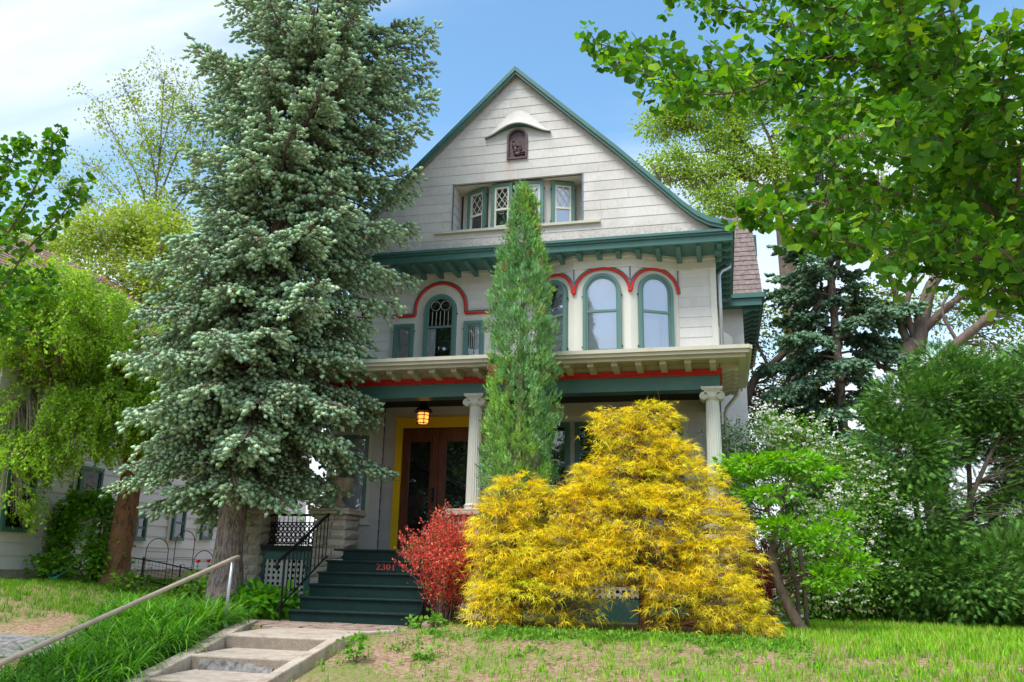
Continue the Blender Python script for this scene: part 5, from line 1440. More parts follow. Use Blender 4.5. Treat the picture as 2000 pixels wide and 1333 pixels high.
# ================================================================== RIGHT ARBORVITAE MASS
t = thing('arborvitae', 'big dark green arborvitae with several trunks at the right edge', 'tree', (3.6, 2.2, 0))
P_ = []
for k, (a, b, c) in enumerate((((3.2, 2.4, 0), (3.3, 2.3, 2), (2.9, 2.3, 3.8)), ((3.6, 2.3, 0), (3.75, 2.3, 2), (3.6, 2.3, 4.2)), ((3.9, 2.3, 0), (4.15, 2.3, 2), (4.3, 2.3, 4.3)), ((3.4, 2.0, 0), (3.95, 2.0, 1.8), (4.9, 2.0, 3.6)))):
    cc_ = curve([a, b, c], 12); MB().tube(cc_, taper(.075, .02, 12), 8).build('trunk', M['bark'], t, smooth=True); P_ += cc_
f = Fol(); tw = MB()
RB = [((3.46, 2.20, 3.76), (.85, .8, .45)), ((4.33, 2.30, 4.03), (.9, .8, .5)), ((5.08, 2.20, 3.81), (.9, .8, .5)), ((3.09, 2.00, 2.93), (.8, .8, .6)), ((3.98, 2.60, 3.18), (.6, .6, .4)), ((4.94, 2.50, 3.24), (.7, .6, .3)), ((3.30, 1.90, 1.88), (.65, .8, .6)),
      ((3.19, 1.80, 0.97), (.9, .8, .5)), ((3.88, 1.60, 0.83), (.95, .8, .5)), ((4.53, 1.50, 1.00), (.8, .7, .6)), ((2.84, 2.40, 1.13), (.7, .7, .7)), ((4.88, 2.30, 1.92), (.45, .5, .5)), ((4.24, 2.60, 1.76), (.4, .4, .3)), ((5.68, 2.30, 2.76), (.9, .9, .9)), ((5.45, 1.80, 1.25), (.9, .9, .9)), ((3.60, 1.90, 0.34), (.9, .6, .25)), ((3.91, 2.40, 4.53), (.4, .5, .25)), ((5.77, 2.40, 4.37), (.8, .7, .4))]
clump_tree(f, tw, RB, 16, 38, .15, T_SPRAY, .12, [(.095, .24, .04), (.14, .31, .05), (.19, .39, .06), (.065, .17, .03)], [.35, .3, .15, .2], P_, face='out', droop=.18, shell=.6, tw_r=.006, twigs=.35)
kind(tw.build('twig', M['bark'], t), 'stuff'); f.build('crown', M['needle'], t)
# hedge-like dark growth under it and behind the flowering shrub
t = thing('evergreen_hedge', 'low dark evergreen hedge in the shade behind the leaning tree and flowering shrub', 'hedge', (2.0, 3.6, 0))
f = Fol(); tw = MB()
clump_tree(f, tw, [((.9, 3.4, .6), (.9, .6, .8)), ((2.0, 3.4, .7), (1.0, .6, .9)), ((3.2, 3.8, .7), (1.1, .6, .9)), ((4.6, 3.8, .7), (1.2, .6, .9)), ((5.9, 3.6, .7), (1.1, .6, .9))], 9, 16, .17, T_SPRAY, .18, [(.07, .18, .035), (.10, .23, .04)], None, None, face='out', shell=.6)
f.build('foliage', M['needle'], t)

# ================================================================== LARGE FORKED TREE BEHIND
t = thing('forked_tree', 'large pale barked tree with thick forking limbs behind the right hand shrubs', 'tree', (5.0, 9.0, 0))
P_ = []
tp = curve([(5.3, 9, 0), (5.1, 9, 3), (4.83, 9.00, 5.99), (5.07, 9.00, 6.59)], 12); MB().tube(tp, taper(.34, .24, 12), 12).build('trunk', M['bark_big'], t, smooth=True)
P_ += limbs_mesh([([(5.05, 9.00, 6.32), (5.29, 9.00, 7.26), (5.56, 9.00, 8.08), (6.00, 9.00, 8.62), (6.75, 9.00, 9.84), (7.29, 9.00, 12.46)], .22, .05), ([(5.22, 9.00, 6.86), (5.84, 8.80, 7.45), (6.80, 8.60, 8.07), (8.28, 8.40, 8.51), (9.91, 8.20, 9.64)], .12, .02),
                  ([(4.97, 9.00, 6.19), (4.75, 9.20, 7.35), (4.73, 9.30, 8.23), (4.38, 9.30, 9.42), (3.92, 9.30, 11.74)], .12, .03), ([(5.07, 9.00, 6.59), (4.92, 9.00, 7.56), (5.26, 9.00, 8.52), (5.57, 9.00, 10.38)], .10, .03),
                  ([(5.07, 8.80, 5.74), (5.92, 8.60, 6.45), (6.62, 8.40, 7.02), (7.46, 8.20, 7.83), (8.51, 8.00, 8.74), (10.19, 7.80, 10.38), (11.24, 7.80, 12.32)], .15, .02), ([(4.86, 9.00, 5.66), (3.94, 9.00, 6.23), (3.46, 9.20, 7.70)], .08, .03),
                  ([(0.76, 9.00, 5.10), (1.09, 9.00, 5.85), (1.81, 9.00, 6.45), (3.12, 9.20, 8.30), (3.44, 9.20, 9.16)], .13, .06), ([(1.40, 9.00, 6.12), (1.11, 9.00, 6.91), (1.08, 9.00, 7.63)], .05, .02), ([(5.92, 8.60, 6.45), (5.67, 8.60, 7.40), (6.34, 8.60, 8.17)], .05, .02)], t, M['bark_big'])
f = Fol(); tw = MB()
YG = [(.28, .42, .04), (.36, .48, .05), (.20, .33, .03)]
clump_tree(f, tw, [((1.52, 10.00, 7.46), (.8, .8, .9)), ((2.24, 10.00, 5.96), (1.2, .8, 1.2)), ((4.14, 9.50, 7.76), (1.2, .8, .7)), ((6.02, 9.50, 7.65), (1.3, .8, .6)), ((7.31, 9.50, 7.31), (1.3, .8, .8)), ((7.06, 9.50, 6.23), (1.2, .8, .5)), ((6.86, 9.50, 9.75), (2.2, 1.2, 1.2)), ((4.39, 9.50, 10.71), (2.0, 1.2, 1.2)), ((6.64, 9.50, 13.60), (3, 1.5, 2)), ((10.28, 8.00, 10.46), (1.6, 1.2, 1.2)), ((0.97, 10.00, 4.86), (.9, .8, .6))],
           4.5, 26, .22, T_LEAF2, .11, YG, None, P_, shell=.2, twigs=1.0, tw_r=.010)
kind(tw.build('twig', M['bark'], t), 'stuff'); f.build('crown', M['leaf'], t)

# ================================================================== LIGHT GREEN TREE BEHIND THE ROOF
t = thing('light_green_tree', 'airy light green tree rising behind the right slope of the roof', 'tree', (1.5, 14, 0))
P_ = []
tp = curve([(2.6, 14, 0), (2.6, 14, 6), (2.48, 14.00, 12.49), (2.46, 14.00, 13.43)], 12); MB().tube(tp, taper(.4, .2, 12), 10).build('trunk', M['bark_big'], t, smooth=True)
P_ += limbs_mesh([([(2.42, 14.00, 12.87), (2.31, 14.00, 13.83), (2.30, 14.00, 14.99), (1.71, 14.00, 16.85)], .13, .03), ([(2.35, 14.00, 13.06), (1.23, 14.00, 14.03), (-0.15, 13.80, 14.07), (-1.55, 13.60, 13.82)], .10, .02), ([(2.31, 14.00, 13.83), (1.12, 14.00, 15.51), (-0.44, 14.00, 16.09), (-1.50, 14.00, 17.04)], .08, .02),
                  ([(2.50, 14.00, 13.24), (3.12, 14.00, 14.71), (3.89, 14.00, 16.18)], .09, .03), ([(1.23, 14.00, 14.03), (0.40, 14.00, 14.99), (-0.83, 14.00, 15.12)], .05, .015), ([(1.12, 14.00, 15.51), (0.49, 14.00, 17.00), (0.17, 14.00, 17.87)], .05, .015)], t, M['bark'])
f = Fol(); tw = MB()
clump_tree(f, tw, [((-1.52, 14.00, 16.32), (.75, .8, .6)), ((-0.24, 14.00, 16.68), (1.1, .9, .8)), ((0.79, 14.00, 15.75), (1.0, .9, .7)), ((-1.19, 13.80, 14.66), (.9, .8, .6)), ((0.19, 13.80, 13.94), (1.0, .8, .6)), ((1.43, 14.00, 14.69), (.9, .8, .6)), ((1.17, 13.80, 12.89), (.9, .8, .5)), ((2.59, 14.00, 14.18), (.8, .8, .8)), ((1.90, 14.00, 17.03), (1.2, 1, 1)), ((3.85, 14.00, 15.60), (1.5, 1, 1.5)), ((0.15, 13.60, 12.89), (.6, .6, .4))],
           8, 34, .22, T_LEAF2, .125, [(.30, .47, .05), (.38, .54, .07), (.22, .38, .04)], None, P_, shell=.25, tw_r=.012)
kind(tw.build('twig', M['bark'], t), 'stuff'); f.build('crown', M['leaf'], t)

# ================================================================== LEFT SIDE TREES
# river birch with peeling bark and hanging twigs
def weeping(f, tw, blobs, per, strand, nl, size, cols, P_, w=None, seed=0):
    TP = A([tuple(p) for p in P_]); C = []
    for (c, r) in blobs:
        ar = 4 * math.pi * ((r[0] * r[1] + r[0] * r[2] + r[1] * r[2]) / 3); p, d = ell(max(4, int(ar * per)), c, r, .45); C.append(np.concatenate([p, d], 1))
    C = np.concatenate(C); PP, DD, II = [], [], []
    for i, row in enumerate(C):
        p, d = row[:3], row[3:]; L = strand * rng.uniform(.6, 1.4); o = unit(A([d[0], d[1], 0]) + 1e-6)
        pts = [p + o * L * .55 * (1 - (1 - u) ** 2) + [0, 0, .12 * L * u - .75 * L * u * u] for u in np.linspace(0, 1, 6)]
        tw.tube(pts, taper(.005, .0015, 5), 3)
        if rng.random() < .5:
            dd = np.linalg.norm(TP - p, axis=1); a = TP[dd.argmin()]; tw.tube([a, (a + p) / 2 + [0, 0, .12], p], [.012, .008, .005], 3)
        u = rng.uniform(.03, 1, nl); k = np.minimum((u * 5).astype(int), 4); fr = (u * 5 - k)[:, None]; PT = A(pts)
        PP.append(PT[k] * (1 - fr) + PT[k + 1] * fr + rng.normal(size=(nl, 3)) * .035); DD.append(rng.normal(size=(nl, 3)) * .6 + o * .5 + [0, 0, -.6]); II += [i] * nl
    PP, DD, II = np.concatenate(PP), np.concatenate(DD), np.array(II)
    f.stamp(T_LEAF2, PP, DD, size * rng.uniform(.7, 1.3, len(PP)), palette(len(PP), cols, w, .22, II, .14), up=unit(rng.normal(size=PP.shape) * .6 + [0, -.2, 1]))
t = thing('river_birch', 'birch with peeling orange brown trunk and drooping lime green twigs beside the neighbouring house', 'tree', (-11.34, 1.0, TZ(-11.34, 1)))
P_ = []
tp = curve([(-11.45, 1.00, 0.20), (-11.46, 1.00, 0.97), (-11.41, 1.00, 1.96), (-11.41, 1.00, 2.87), (-11.46, 1.00, 3.81)], 20)
tr = MB().tube(tp, [(.27 * (1 + .5 * max(0, 1 - i / 4) ** 2)) - .006 * i for i in range(21)], 16); tr.v = [(x + rng.normal() * .012, y + rng.normal() * .012, z) for x, y, z in tr.v]
tr.build('trunk', M['bark_birch'], t, smooth=True)
P_ += limbs_mesh([([(-11.46, 1.00, 3.60), (-11.80, 0.60, 4.81), (-12.43, 0.20, 5.38), (-13.13, -0.10, 5.33)], .10, .03), ([(-11.46, 1.00, 3.60), (-11.41, 0.80, 4.84), (-11.73, 0.60, 5.90), (-12.39, 0.50, 6.58)], .10, .03), ([(-11.43, 1.00, 3.29), (-11.85, 0.40, 3.92), (-12.35, -0.20, 4.23), (-13.09, -0.50, 3.98)], .07, .02), ([(-11.46, 1.00, 3.81), (-11.11, 1.00, 4.66), (-10.91, 1.10, 5.34)], .06, .02), ([(-11.80, 0.60, 4.81), (-13.57, 0.80, 6.06), (-15.23, 1.00, 6.70)], .06, .02)], t, M['bark_birch'])
f = Fol(); tw = MB()
LM = [(.30, .56, .035), (.38, .64, .045), (.22, .44, .03), (.46, .66, .07)]
weeping(f, tw, [((-13.16, -0.20, 4.67), (1.3, .9, .55)), ((-12.21, 0.20, 4.83), (1.1, .9, .6)), ((-11.48, 0.70, 4.61), (.9, .9, .6)), ((-12.49, -0.30, 3.60), (1.2, .9, .5)), ((-11.65, 0.20, 3.67), (1.0, .9, .5)), ((-10.95, 0.80, 3.77), (.5, .7, .5)), ((-12.73, -0.50, 2.79), (.9, .7, .45)), ((-12.01, -0.20, 3.02), (.8, .7, .35)), ((-12.74, -0.60, 1.93), (.35, .5, .4)), ((-14.27, -0.30, 3.44), (1.0, .9, 1.0)), ((-11.83, 0.80, 5.52), (.9, .8, .4)), ((-12.52, 0.50, 5.91), (.9, .8, .4)), ((-12.17, -1.70, 5.61), (.8, .5, .35)), ((-12.77, -1.70, 5.25), (.8, .5, .5)), ((-11.49, -1.40, 5.27), (.8, .5, .35)), ((-11.79, -1.70, 4.82), (.8, .5, .4)), ((-11.54, -1.80, 5.68), (.8, .5, .4)), ((-11.68, -0.60, 5.63), (.7, .6, .4)), ((-13.28, 0.00, 5.58), (.9, .8, .5)), ((-11.02, 1.20, 4.71), (.5, .6, .5)), ((-14.12, 0.00, 5.41), (.8, .8, .7)), ((-10.80, 1.20, 3.20), (.4, .5, .3)), ((-11.09, 0.90, 3.06), (.4, .5, .2))],
        22, .50, 36, .072, LM, P_)
kind(tw.build('twig', M['bark_pale'], t), 'stuff'); f.build('crown', M['leaf'], t)

t = thing('yellow_green_tree', 'broad yellow green tree filling the space above the drooping birch', 'tree', (-15.5, 7, .4))
P_ = []
tp = curve([(-15.5, 7, .3), (-16.60, 7.00, 4.28), (-16.80, 7.00, 6.56), (-16.96, 7.00, 8.16)], 12); MB().tube(tp, taper(.2, .1, 12), 8).build('trunk', M['bark_pale'], t, smooth=True)
P_ += limbs_mesh([([(-16.92, 7.00, 7.35), (-16.26, 7.00, 8.76), (-15.87, 7.00, 9.72), (-15.76, 7.00, 10.88)], .06, .02), ([(-16.92, 7.00, 7.35), (-18.05, 7.00, 8.71), (-19.52, 7.00, 9.64), (-20.95, 7.00, 10.08)], .06, .02), ([(-16.96, 7.00, 7.83), (-17.63, 7.00, 9.51), (-18.78, 7.00, 10.78)], .05, .02), ([(-16.96, 7.00, 8.16), (-16.82, 7.00, 10.12), (-17.16, 7.00, 11.16)], .05, .02)], t, M['bark_pale'])
f = Fol(); tw = MB()
clump_tree(f, tw, [((-16.19, 2.50, 7.26), (.9, .8, .6)), ((-17.25, 2.50, 6.53), (1.0, .8, .6)), ((-15.66, 3.00, 6.86), (1.0, .8, .5)), ((-21.02, 7.00, 10.43), (1.2, 1, .5)), ((-18.37, 7.00, 10.57), (1.6, 1, .8)), ((-16.74, 7.00, 10.79), (1.1, 1, .6)), ((-19.39, 6.80, 8.89), (1.0, 1, .8)), ((-17.71, 7.00, 8.85), (1.7, 1, 1.0)), ((-15.95, 7.00, 9.07), (1.2, 1, 1.2)), ((-15.34, 7.00, 7.28), (1.0, 1, 1.4)), ((-17.74, 7.00, 6.92), (1.8, 1, 1.0)), ((-19.77, 6.00, 7.06), (1.4, 1, .9)), ((-15.58, 7.00, 10.19), (.7, .8, .7)), ((-15.19, 7.00, 4.99), (1.0, 1, 1.4)), ((-16.90, 7.00, 5.03), (1.4, 1, 1.2))],
           8.5, 34, .22, T_LEAF2, .12, [(.34, .50, .055), (.42, .56, .07), (.25, .41, .04), (.42, .44, .11)], None, P_, shell=.3, tw_r=.008)
kind(tw.build('twig', M['bark'], t), 'stuff'); f.build('crown', M['leaf'], t)

t = thing('thin_birch', 'tall slender birch with sparse young leaves against the sky left of the spruce', 'tree', (-17.5, 9, .4))
P_ = []
tp = curve([(-17.9, 9, .3), (-18.20, 9.00, 7.11), (-18.20, 9.00, 10.63), (-18.30, 9.00, 12.87)], 14); MB().tube(tp, taper(.14, .05, 14), 7).build('trunk', M['bark_pale'], t, smooth=True)
P_ += limbs_mesh([([(-18.23, 9.00, 12.11), (-18.33, 9.00, 14.41), (-18.53, 9.00, 16.63), (-18.57, 9.00, 17.45)], .045, .008), ([(-18.23, 9.00, 11.55), (-19.05, 9.00, 13.52), (-20.40, 9.00, 15.43), (-21.16, 9.00, 16.75)], .035, .006), ([(-18.26, 9.00, 11.00), (-19.31, 9.00, 12.58), (-20.56, 9.00, 13.86), (-21.38, 9.00, 14.34)], .03, .006), ([(-18.20, 9.00, 12.48), (-17.65, 9.00, 14.34), (-17.23, 9.00, 15.67), (-17.47, 9.00, 16.70)], .035, .006),
                  ([(-18.28, 9.00, 13.25), (-18.85, 9.00, 14.86), (-19.66, 9.00, 16.36), (-20.27, 9.00, 17.26)], .03, .006), ([(-18.04, 9.00, 11.91), (-17.28, 9.00, 12.40), (-16.76, 9.00, 13.67), (-16.64, 9.00, 15.01)], .03, .006), ([(-18.33, 9.00, 14.41), (-18.09, 9.00, 15.97), (-18.05, 9.00, 17.18)], .02, .005), ([(-18.30, 9.00, 10.64), (-20.08, 9.00, 12.27), (-21.52, 9.00, 13.36), (-22.40, 9.00, 13.44)], .025, .005)], t, M['bark'], sides=5)
f = Fol(); tw = MB()
Pm = A([tuple(p) for p in P_]); near = []
for i in range(520):
    j = rng.integers(len(Pm)); q = Pm[j] + rng.normal(size=3) * [.32, .5, .32]
    tw.tube([Pm[j], (Pm[j] + q) / 2 + [0, 0, .05], q], [.010, .006, .003], 3); near.append(q)
near = A(near); idx = np.repeat(np.arange(len(near)), 16); PP = near[idx] + rng.normal(size=(len(idx), 3)) * .15
f.stamp(T_LEAF2, PP, rdir(len(PP)) + [0, 0, -.5], rng.uniform(.08, .14, len(PP)), palette(len(PP), [(.28, .42, .05), (.36, .46, .07), (.22, .32, .05)], None, .25, idx), up=rdir(len(PP)))
kind(tw.build('twig', M['bark'], t), 'stuff'); f.build('crown', M['leaf'], t)

# ================================================================== GINKGO BRANCHES (street trees, close to the camera)
def ginkgo(name, label, base, trunk, branches, seed, limb, blob, side_n=1.0):
    global rng
    keep = rng; rng = np.random.default_rng(seed)
    root = thing(name, label, 'tree', base)
    MB().tube(curve(trunk, 14), taper(.17, .06, 14), 12).build('trunk', M['bark_big'], root, smooth=True)
    MB().tube(curve(limb, 10), taper(.075, .034, 10), 8).build('limb', M['bark'], root, smooth=True)
    P, D, U, I, Sz = [], [], [], [], []
    tw = MB(); ci = 0
    def cluster(p, d, size, n):
        nonlocal ci
        ci += 1
        for _ in range(n):
            v = unit(A(d) * .5 + rng.normal(size=3) * .75 + [0, 0, -.15]); P.append(p + v * size * 1.1); D.append(v); U.append(unit(rng.normal(size=3) * .6 + [0, 0, 1])); I.append(ci); Sz.append(size * rng.uniform(.7, 1.25))
    for bi, (pts, r0, dens, size, spread) in enumerate(branches):
        L_ = sum((Vector(b) - Vector(a)).length for a, b in zip(pts, pts[1:])); n = max(8, int(L_ / .05)); c = curve(pts, n)
        MB().tube(c, taper(r0, max(.0025, r0 * .22), n), 7).build('branch', M['bark'], root, smooth=True)
        for i in range(n + 1):
            t_ = i / n; p = A(c[i]); tg = unit(A(c[min(i + 1, n)] - c[max(i - 1, 0)]))
            cluster(p, tg, size, rng.integers(3, 7))
            m = 2.4 * dens * side_n * (.65 + .35 * math.sin(i * 1.7)) * .8
            k = int(m) + (rng.random() < m - int(m))
            for _ in range(k):
                o = unit(np.cross(tg, rng.normal(size=3))); d = unit(o + tg * .7 + [0, 0, -.05]); ln = spread * rng.uniform(.3, 1.0) * (1 - .55 * t_)
                q1 = p + d * ln * .5 + [0, 0, .03 * ln]; q2 = p + d * ln + [0, 0, -.06 * ln]; tw.tube([p, q1, q2], [.005, .0035, .0018], 4)
                for u in np.arange(.3, 1.01, .055 / max(ln, .06)):
                    qq = p + (q2 - p) * u + [0, 0, .03 * ln * 4 * u * (1 - u)]; cluster(qq, d, size, rng.integers(3, 5))
    P, D, U, I, Sz = A(P), A(D), A(U), np.array(I), A(Sz)
    fo = Fol(); gk = rng.random(len(P)) < .5; ccg = palette(len(P), [(.065, .21, .018), (.095, .29, .02), (.15, .38, .026), (.29, .52, .04), (.045, .145, .015)], [.28, .28, .20, .11, .13], .16, I, .12)
    for T_, q_ in ((T_GINKGO, gk), (T_GINKGO2, ~gk)): fo.stamp(T_, P[q_], D[q_], Sz[q_], ccg[q_], up=U[q_], roll=rng.uniform(-.8, .8, q_.sum()))
    clump_tree(fo, tw, [blob], 22, 20, .16, [T_GINKGO, T_GINKGO2], .055, [(.075, .24, .018), (.12, .33, .024), (.05, .17, .016)], None, [Vector(p) for p in curve(trunk, 14)[7:]], shell=.3, tw_r=.008)
    kind(tw.build('twig', M['bark'], root), 'stuff'); fo.build('crown', M['leaf'], root); LOG.append((name, len(P))); rng = keep
ginkgo('ginkgo_tree', 'overhanging street tree with fan shaped leaves reaching in from the upper right', (2.95, -9.0, -.8), [(2.95, -9.0, -.85), (2.93, -9.0, 1.2), (2.98, -8.95, 3.2), (3.05, -8.9, 5.2)],
  [([(1.93, -9.30, 2.06), (1.48, -9.30, 2.50), (1.28, -9.40, 2.91), (1.13, -9.50, 3.26), (0.98, -9.60, 3.52), (0.83, -9.70, 3.77)], .034, 1.0, .045, .5),
   ([(1.13, -9.50, 3.26), (0.74, -9.60, 3.40), (0.32, -9.60, 3.42), (0.00, -9.50, 3.48), (-0.28, -9.30, 3.75), (-0.55, -9.20, 3.94)], .014, 1.25, .043, .33),
   ([(0.74, -9.60, 3.40), (0.57, -9.50, 3.65), (0.32, -9.40, 3.89), (-0.04, -9.30, 4.12)], .010, 1.2, .043, .30),
   ([(0.00, -9.50, 3.48), (-0.15, -9.60, 3.38), (-0.34, -9.60, 3.53)], .007, 1.1, .043, .18),
   ([(0.54, -9.60, 3.40), (0.32, -9.80, 3.17), (0.10, -9.90, 3.09), (-0.09, -9.90, 3.16)], .008, 1.2, .043, .25),
   ([(1.28, -9.40, 2.91), (1.04, -9.20, 3.30), (0.71, -9.00, 3.53), (0.35, -8.90, 3.64)], .012, 1.3, .043, .36),
   ([(1.31, -9.40, 2.82), (1.16, -8.80, 3.23), (0.90, -8.40, 3.57), (0.63, -8.20, 3.82)], .012, 1.3, .043, .42),
   ([(1.47, -9.30, 2.53), (1.24, -9.00, 2.82), (0.94, -8.70, 3.14), (0.72, -8.50, 3.43)], .012, 1.3, .043, .40),
   ([(1.53, -9.30, 2.31), (1.10, -9.70, 2.29), (0.74, -9.90, 2.26), (0.50, -10.00, 2.31), (0.32, -10.00, 2.41), (0.19, -10.00, 2.43)], .012, 1.1, .043, .20),
   ([(1.10, -9.70, 2.29), (0.85, -9.60, 2.48), (0.61, -9.60, 2.61), (0.43, -9.50, 2.71)], .009, 1.1, .043, .22),
   ([(1.56, -9.30, 2.23), (1.21, -9.90, 2.26), (0.97, -10.10, 2.26), (0.76, -10.20, 2.11)], .008, 1.1, .043, .16),
   ([(0.98, -9.60, 3.52), (0.66, -10.20, 3.25), (0.47, -10.40, 3.24)], .008, 1.3, .043, .26),
   ([(1.28, -9.40, 2.91), (1.26, -9.80, 3.02), (1.12, -10.20, 3.03), (0.98, -10.50, 3.08)], .014, 1.5, .043, .34),
   ([(1.48, -9.30, 2.50), (1.47, -9.60, 2.71), (1.34, -9.90, 2.90), (1.30, -10.20, 3.06)], .014, 1.5, .043, .34),
   ([(1.13, -9.50, 3.26), (0.85, -10.40, 3.08), (0.78, -10.90, 2.89)], .010, 1.2, .043, .24),
   ([(1.48, -9.30, 2.50), (1.51, -8.60, 3.03), (1.31, -8.00, 3.36), (1.02, -7.80, 3.37)], .012, 1.2, .043, .42),
   ([(1.81, -9.30, 2.01), (1.44, -9.40, 2.17), (1.16, -9.50, 2.24), (0.90, -9.50, 2.29)], .012, 1.2, .043, .22), ([(1.81, -9.30, 2.01), (1.75, -8.60, 2.63), (1.50, -8.20, 2.90), (1.17, -8.00, 3.12)], .012, 1.3, .043, .40), ([(1.48, -9.30, 2.50), (1.61, -8.60, 3.45), (1.39, -8.30, 4.13), (1.02, -8.20, 4.48)], .012, 1.3, .043, .45),
   ([(1.28, -9.40, 2.91), (0.93, -10.20, 2.65), (0.73, -10.50, 2.56)], .008, 1.0, .043, .22)], 51, [(2.93, -9.0, 1.25), (2.5, -9.15, 1.62), (1.93, -9.30, 2.06)], ((3.2, -8.7, 4.1), (.85, 1.1, .95)))
ginkgo('ginkgo_tree', 'street tree with fan shaped leaves reaching in from the left edge', (-7.4, -8.4, -.8), [(-7.4, -8.4, -.85), (-7.42, -8.4, 1.2), (-7.38, -8.4, 3.2), (-7.45, -8.4, 5.2)],
  [([(-5.92, -8.60, 2.75), (-5.09, -8.90, 3.01), (-4.75, -9.00, 3.34), (-4.63, -9.00, 3.66), (-4.59, -9.00, 3.90)], .014, 1.0, .042, .16),
   ([(-5.92, -8.60, 2.75), (-5.30, -8.80, 3.31), (-5.20, -8.80, 3.73), (-5.09, -8.80, 4.02)], .012, 1.1, .042, .20),
   ([(-5.89, -8.60, 2.67), (-5.12, -8.80, 2.73), (-4.84, -8.80, 3.11), (-4.61, -8.80, 3.34), (-4.46, -8.80, 3.59)], .012, .8, .042, .14),
   ([(-5.87, -8.60, 2.58), (-5.70, -8.40, 2.63), (-5.47, -8.30, 2.69), (-5.25, -8.20, 2.62)], .010, 1.1, .042, .20),
   ([(-5.92, -8.60, 2.75), (-5.95, -8.20, 3.06), (-5.76, -8.00, 3.18), (-5.49, -7.90, 3.22)], .010, 1.0, .042, .20),
   ([(-5.87, -8.60, 2.58), (-5.46, -8.50, 2.68), (-5.26, -8.40, 2.87), (-5.07, -8.30, 2.93)], .010, 1.1, .042, .20),
   ([(-5.92, -8.60, 2.75), (-5.82, -8.40, 3.16), (-5.84, -8.20, 3.51), (-5.77, -8.10, 3.69)], .010, 1.3, .042, .25)], 52, [(-7.4, -8.4, 1.9), (-6.7, -8.5, 2.45), (-5.92, -8.60, 2.75)], ((-7.8, -8.3, 4.3), (.9, .9, 1.0)))

# ================================================================== NEIGHBOURING HOUSE (left)
nb = thing('neighbour_house', 'white sided neighbouring house with green framed windows behind the birch', 'house', (-16, 4, .3))
NX = -13.0
MB().box(-21, NX - .03, -.98, 11.5, .2, 5.45).build('wall', M['siding_nb'], nb)
nb_front = MB().box(-21, NX - .03, -.998, -.985, .25, 5.45).build('front_wall', M['siding_nb'], nb)
nmw = Matrix.Translation((NX, 0, 0)) @ Matrix.Rotation(math.pi / 2, 4, 'Z')      # local x -> +Y, outwards (-y) -> +X
WALL = MB().box(-.98, 11.5, .004, .03, .25, 5.45).build('side_wall', M['siding_nb'], nb, mw=nmw)
boards(WALL, M['siding_nb'], lambda z: -.98, lambda z: 11.5, .62, 5.4, .25, [], 4.2, nmw, 9, thick=.03)
MB().box(-1.0, 11.5, -.012, .03, .2, .62).build('foundation', M['concrete'], nb, mw=nmw)
def nwin(y, w, z0, z1, back='dark'):
    MB().box(y - w / 2 - .10, y + w / 2 + .10, -.055, 0, z0 - .03, z1 + .10).build('window_casing', M['white'], nb, mw=nmw)
    return window(Matrix.Translation((NX + .05, 0, 0)) @ Matrix.Rotation(math.pi / 2, 4, 'Z'), y, w, z0, z1, back=back, glass='glass', parent=nb, frame='green', sash='green', pegs=False)
nwin(1.66, .66, 1.30, 2.72); nwin(-.15, .66, 1.30, 2.72); nwin(3.45, .38, 1.25, 1.85); nwin(4.85, .48, 1.30, 2.15, 'blind'); nwin(6.05, .46, 1.35, 2.15, 'curtain'); nwin(2.0, .7, 4.0, 5.1); nwin(5.6, .7, 4.0, 5.1)
boards(nb_front, M['siding_nb'], lambda z: -21, lambda z: NX - .02, .62, 5.4, .25, [], 4.2, frame_mw(0, -1.0), 19, thick=.03)
RF = MB().add([(NX + .45, -1.4, 5.35), (NX + .45, 12, 5.35), (-17.2, 12, 8.6), (-17.2, -1.4, 8.6), (NX + .45, -1.4, 5.5), (NX + .45, 12, 5.5), (-17.2, 12, 8.75), (-17.2, -1.4, 8.75)], [(0,1,2,3), (7,6,5,4), (0,4,5,1), (1,5,6,2), (2,6,7,3), (3,7,4,0)]).build('roof', M['shingle_pink'], nb)
for k in range(24):
    t0, t1 = k / 24, (k + 1) / 24
    x0, x1 = NX + .45 - 3.75 - .9 * 0, 0
    xa, xb = NX + .45 + (-17.2 - NX - .45) * t0, NX + .45 + (-17.2 - NX - .45) * t1; za, zb = 5.5 + 3.25 * t0, 5.5 + 3.25 * t1
    MB().add([(xa, -1.4, za + .035), (xa, 12, za + .035), (xb, 12, zb + .012), (xb, -1.4, zb + .012), (xa, -1.4, za), (xa, 12, za), (xb, 12, zb), (xb, -1.4, zb)], [(0,3,2,1), (4,5,6,7), (0,1,5,4), (1,2,6,5), (2,3,7,6), (3,0,4,7)]).build('shingle_course', M['shingle_pink'], RF)
MB().prism([(NX - .01, 5.4), (-17.2, 8.6), (-21, 5.4)], -1.0, -.9).build('gable', M['siding_nb'], nb)
MB().box(NX + .40, NX + .5, -1.42, 12, 5.30, 5.44).build('gutter', M['white'], nb)

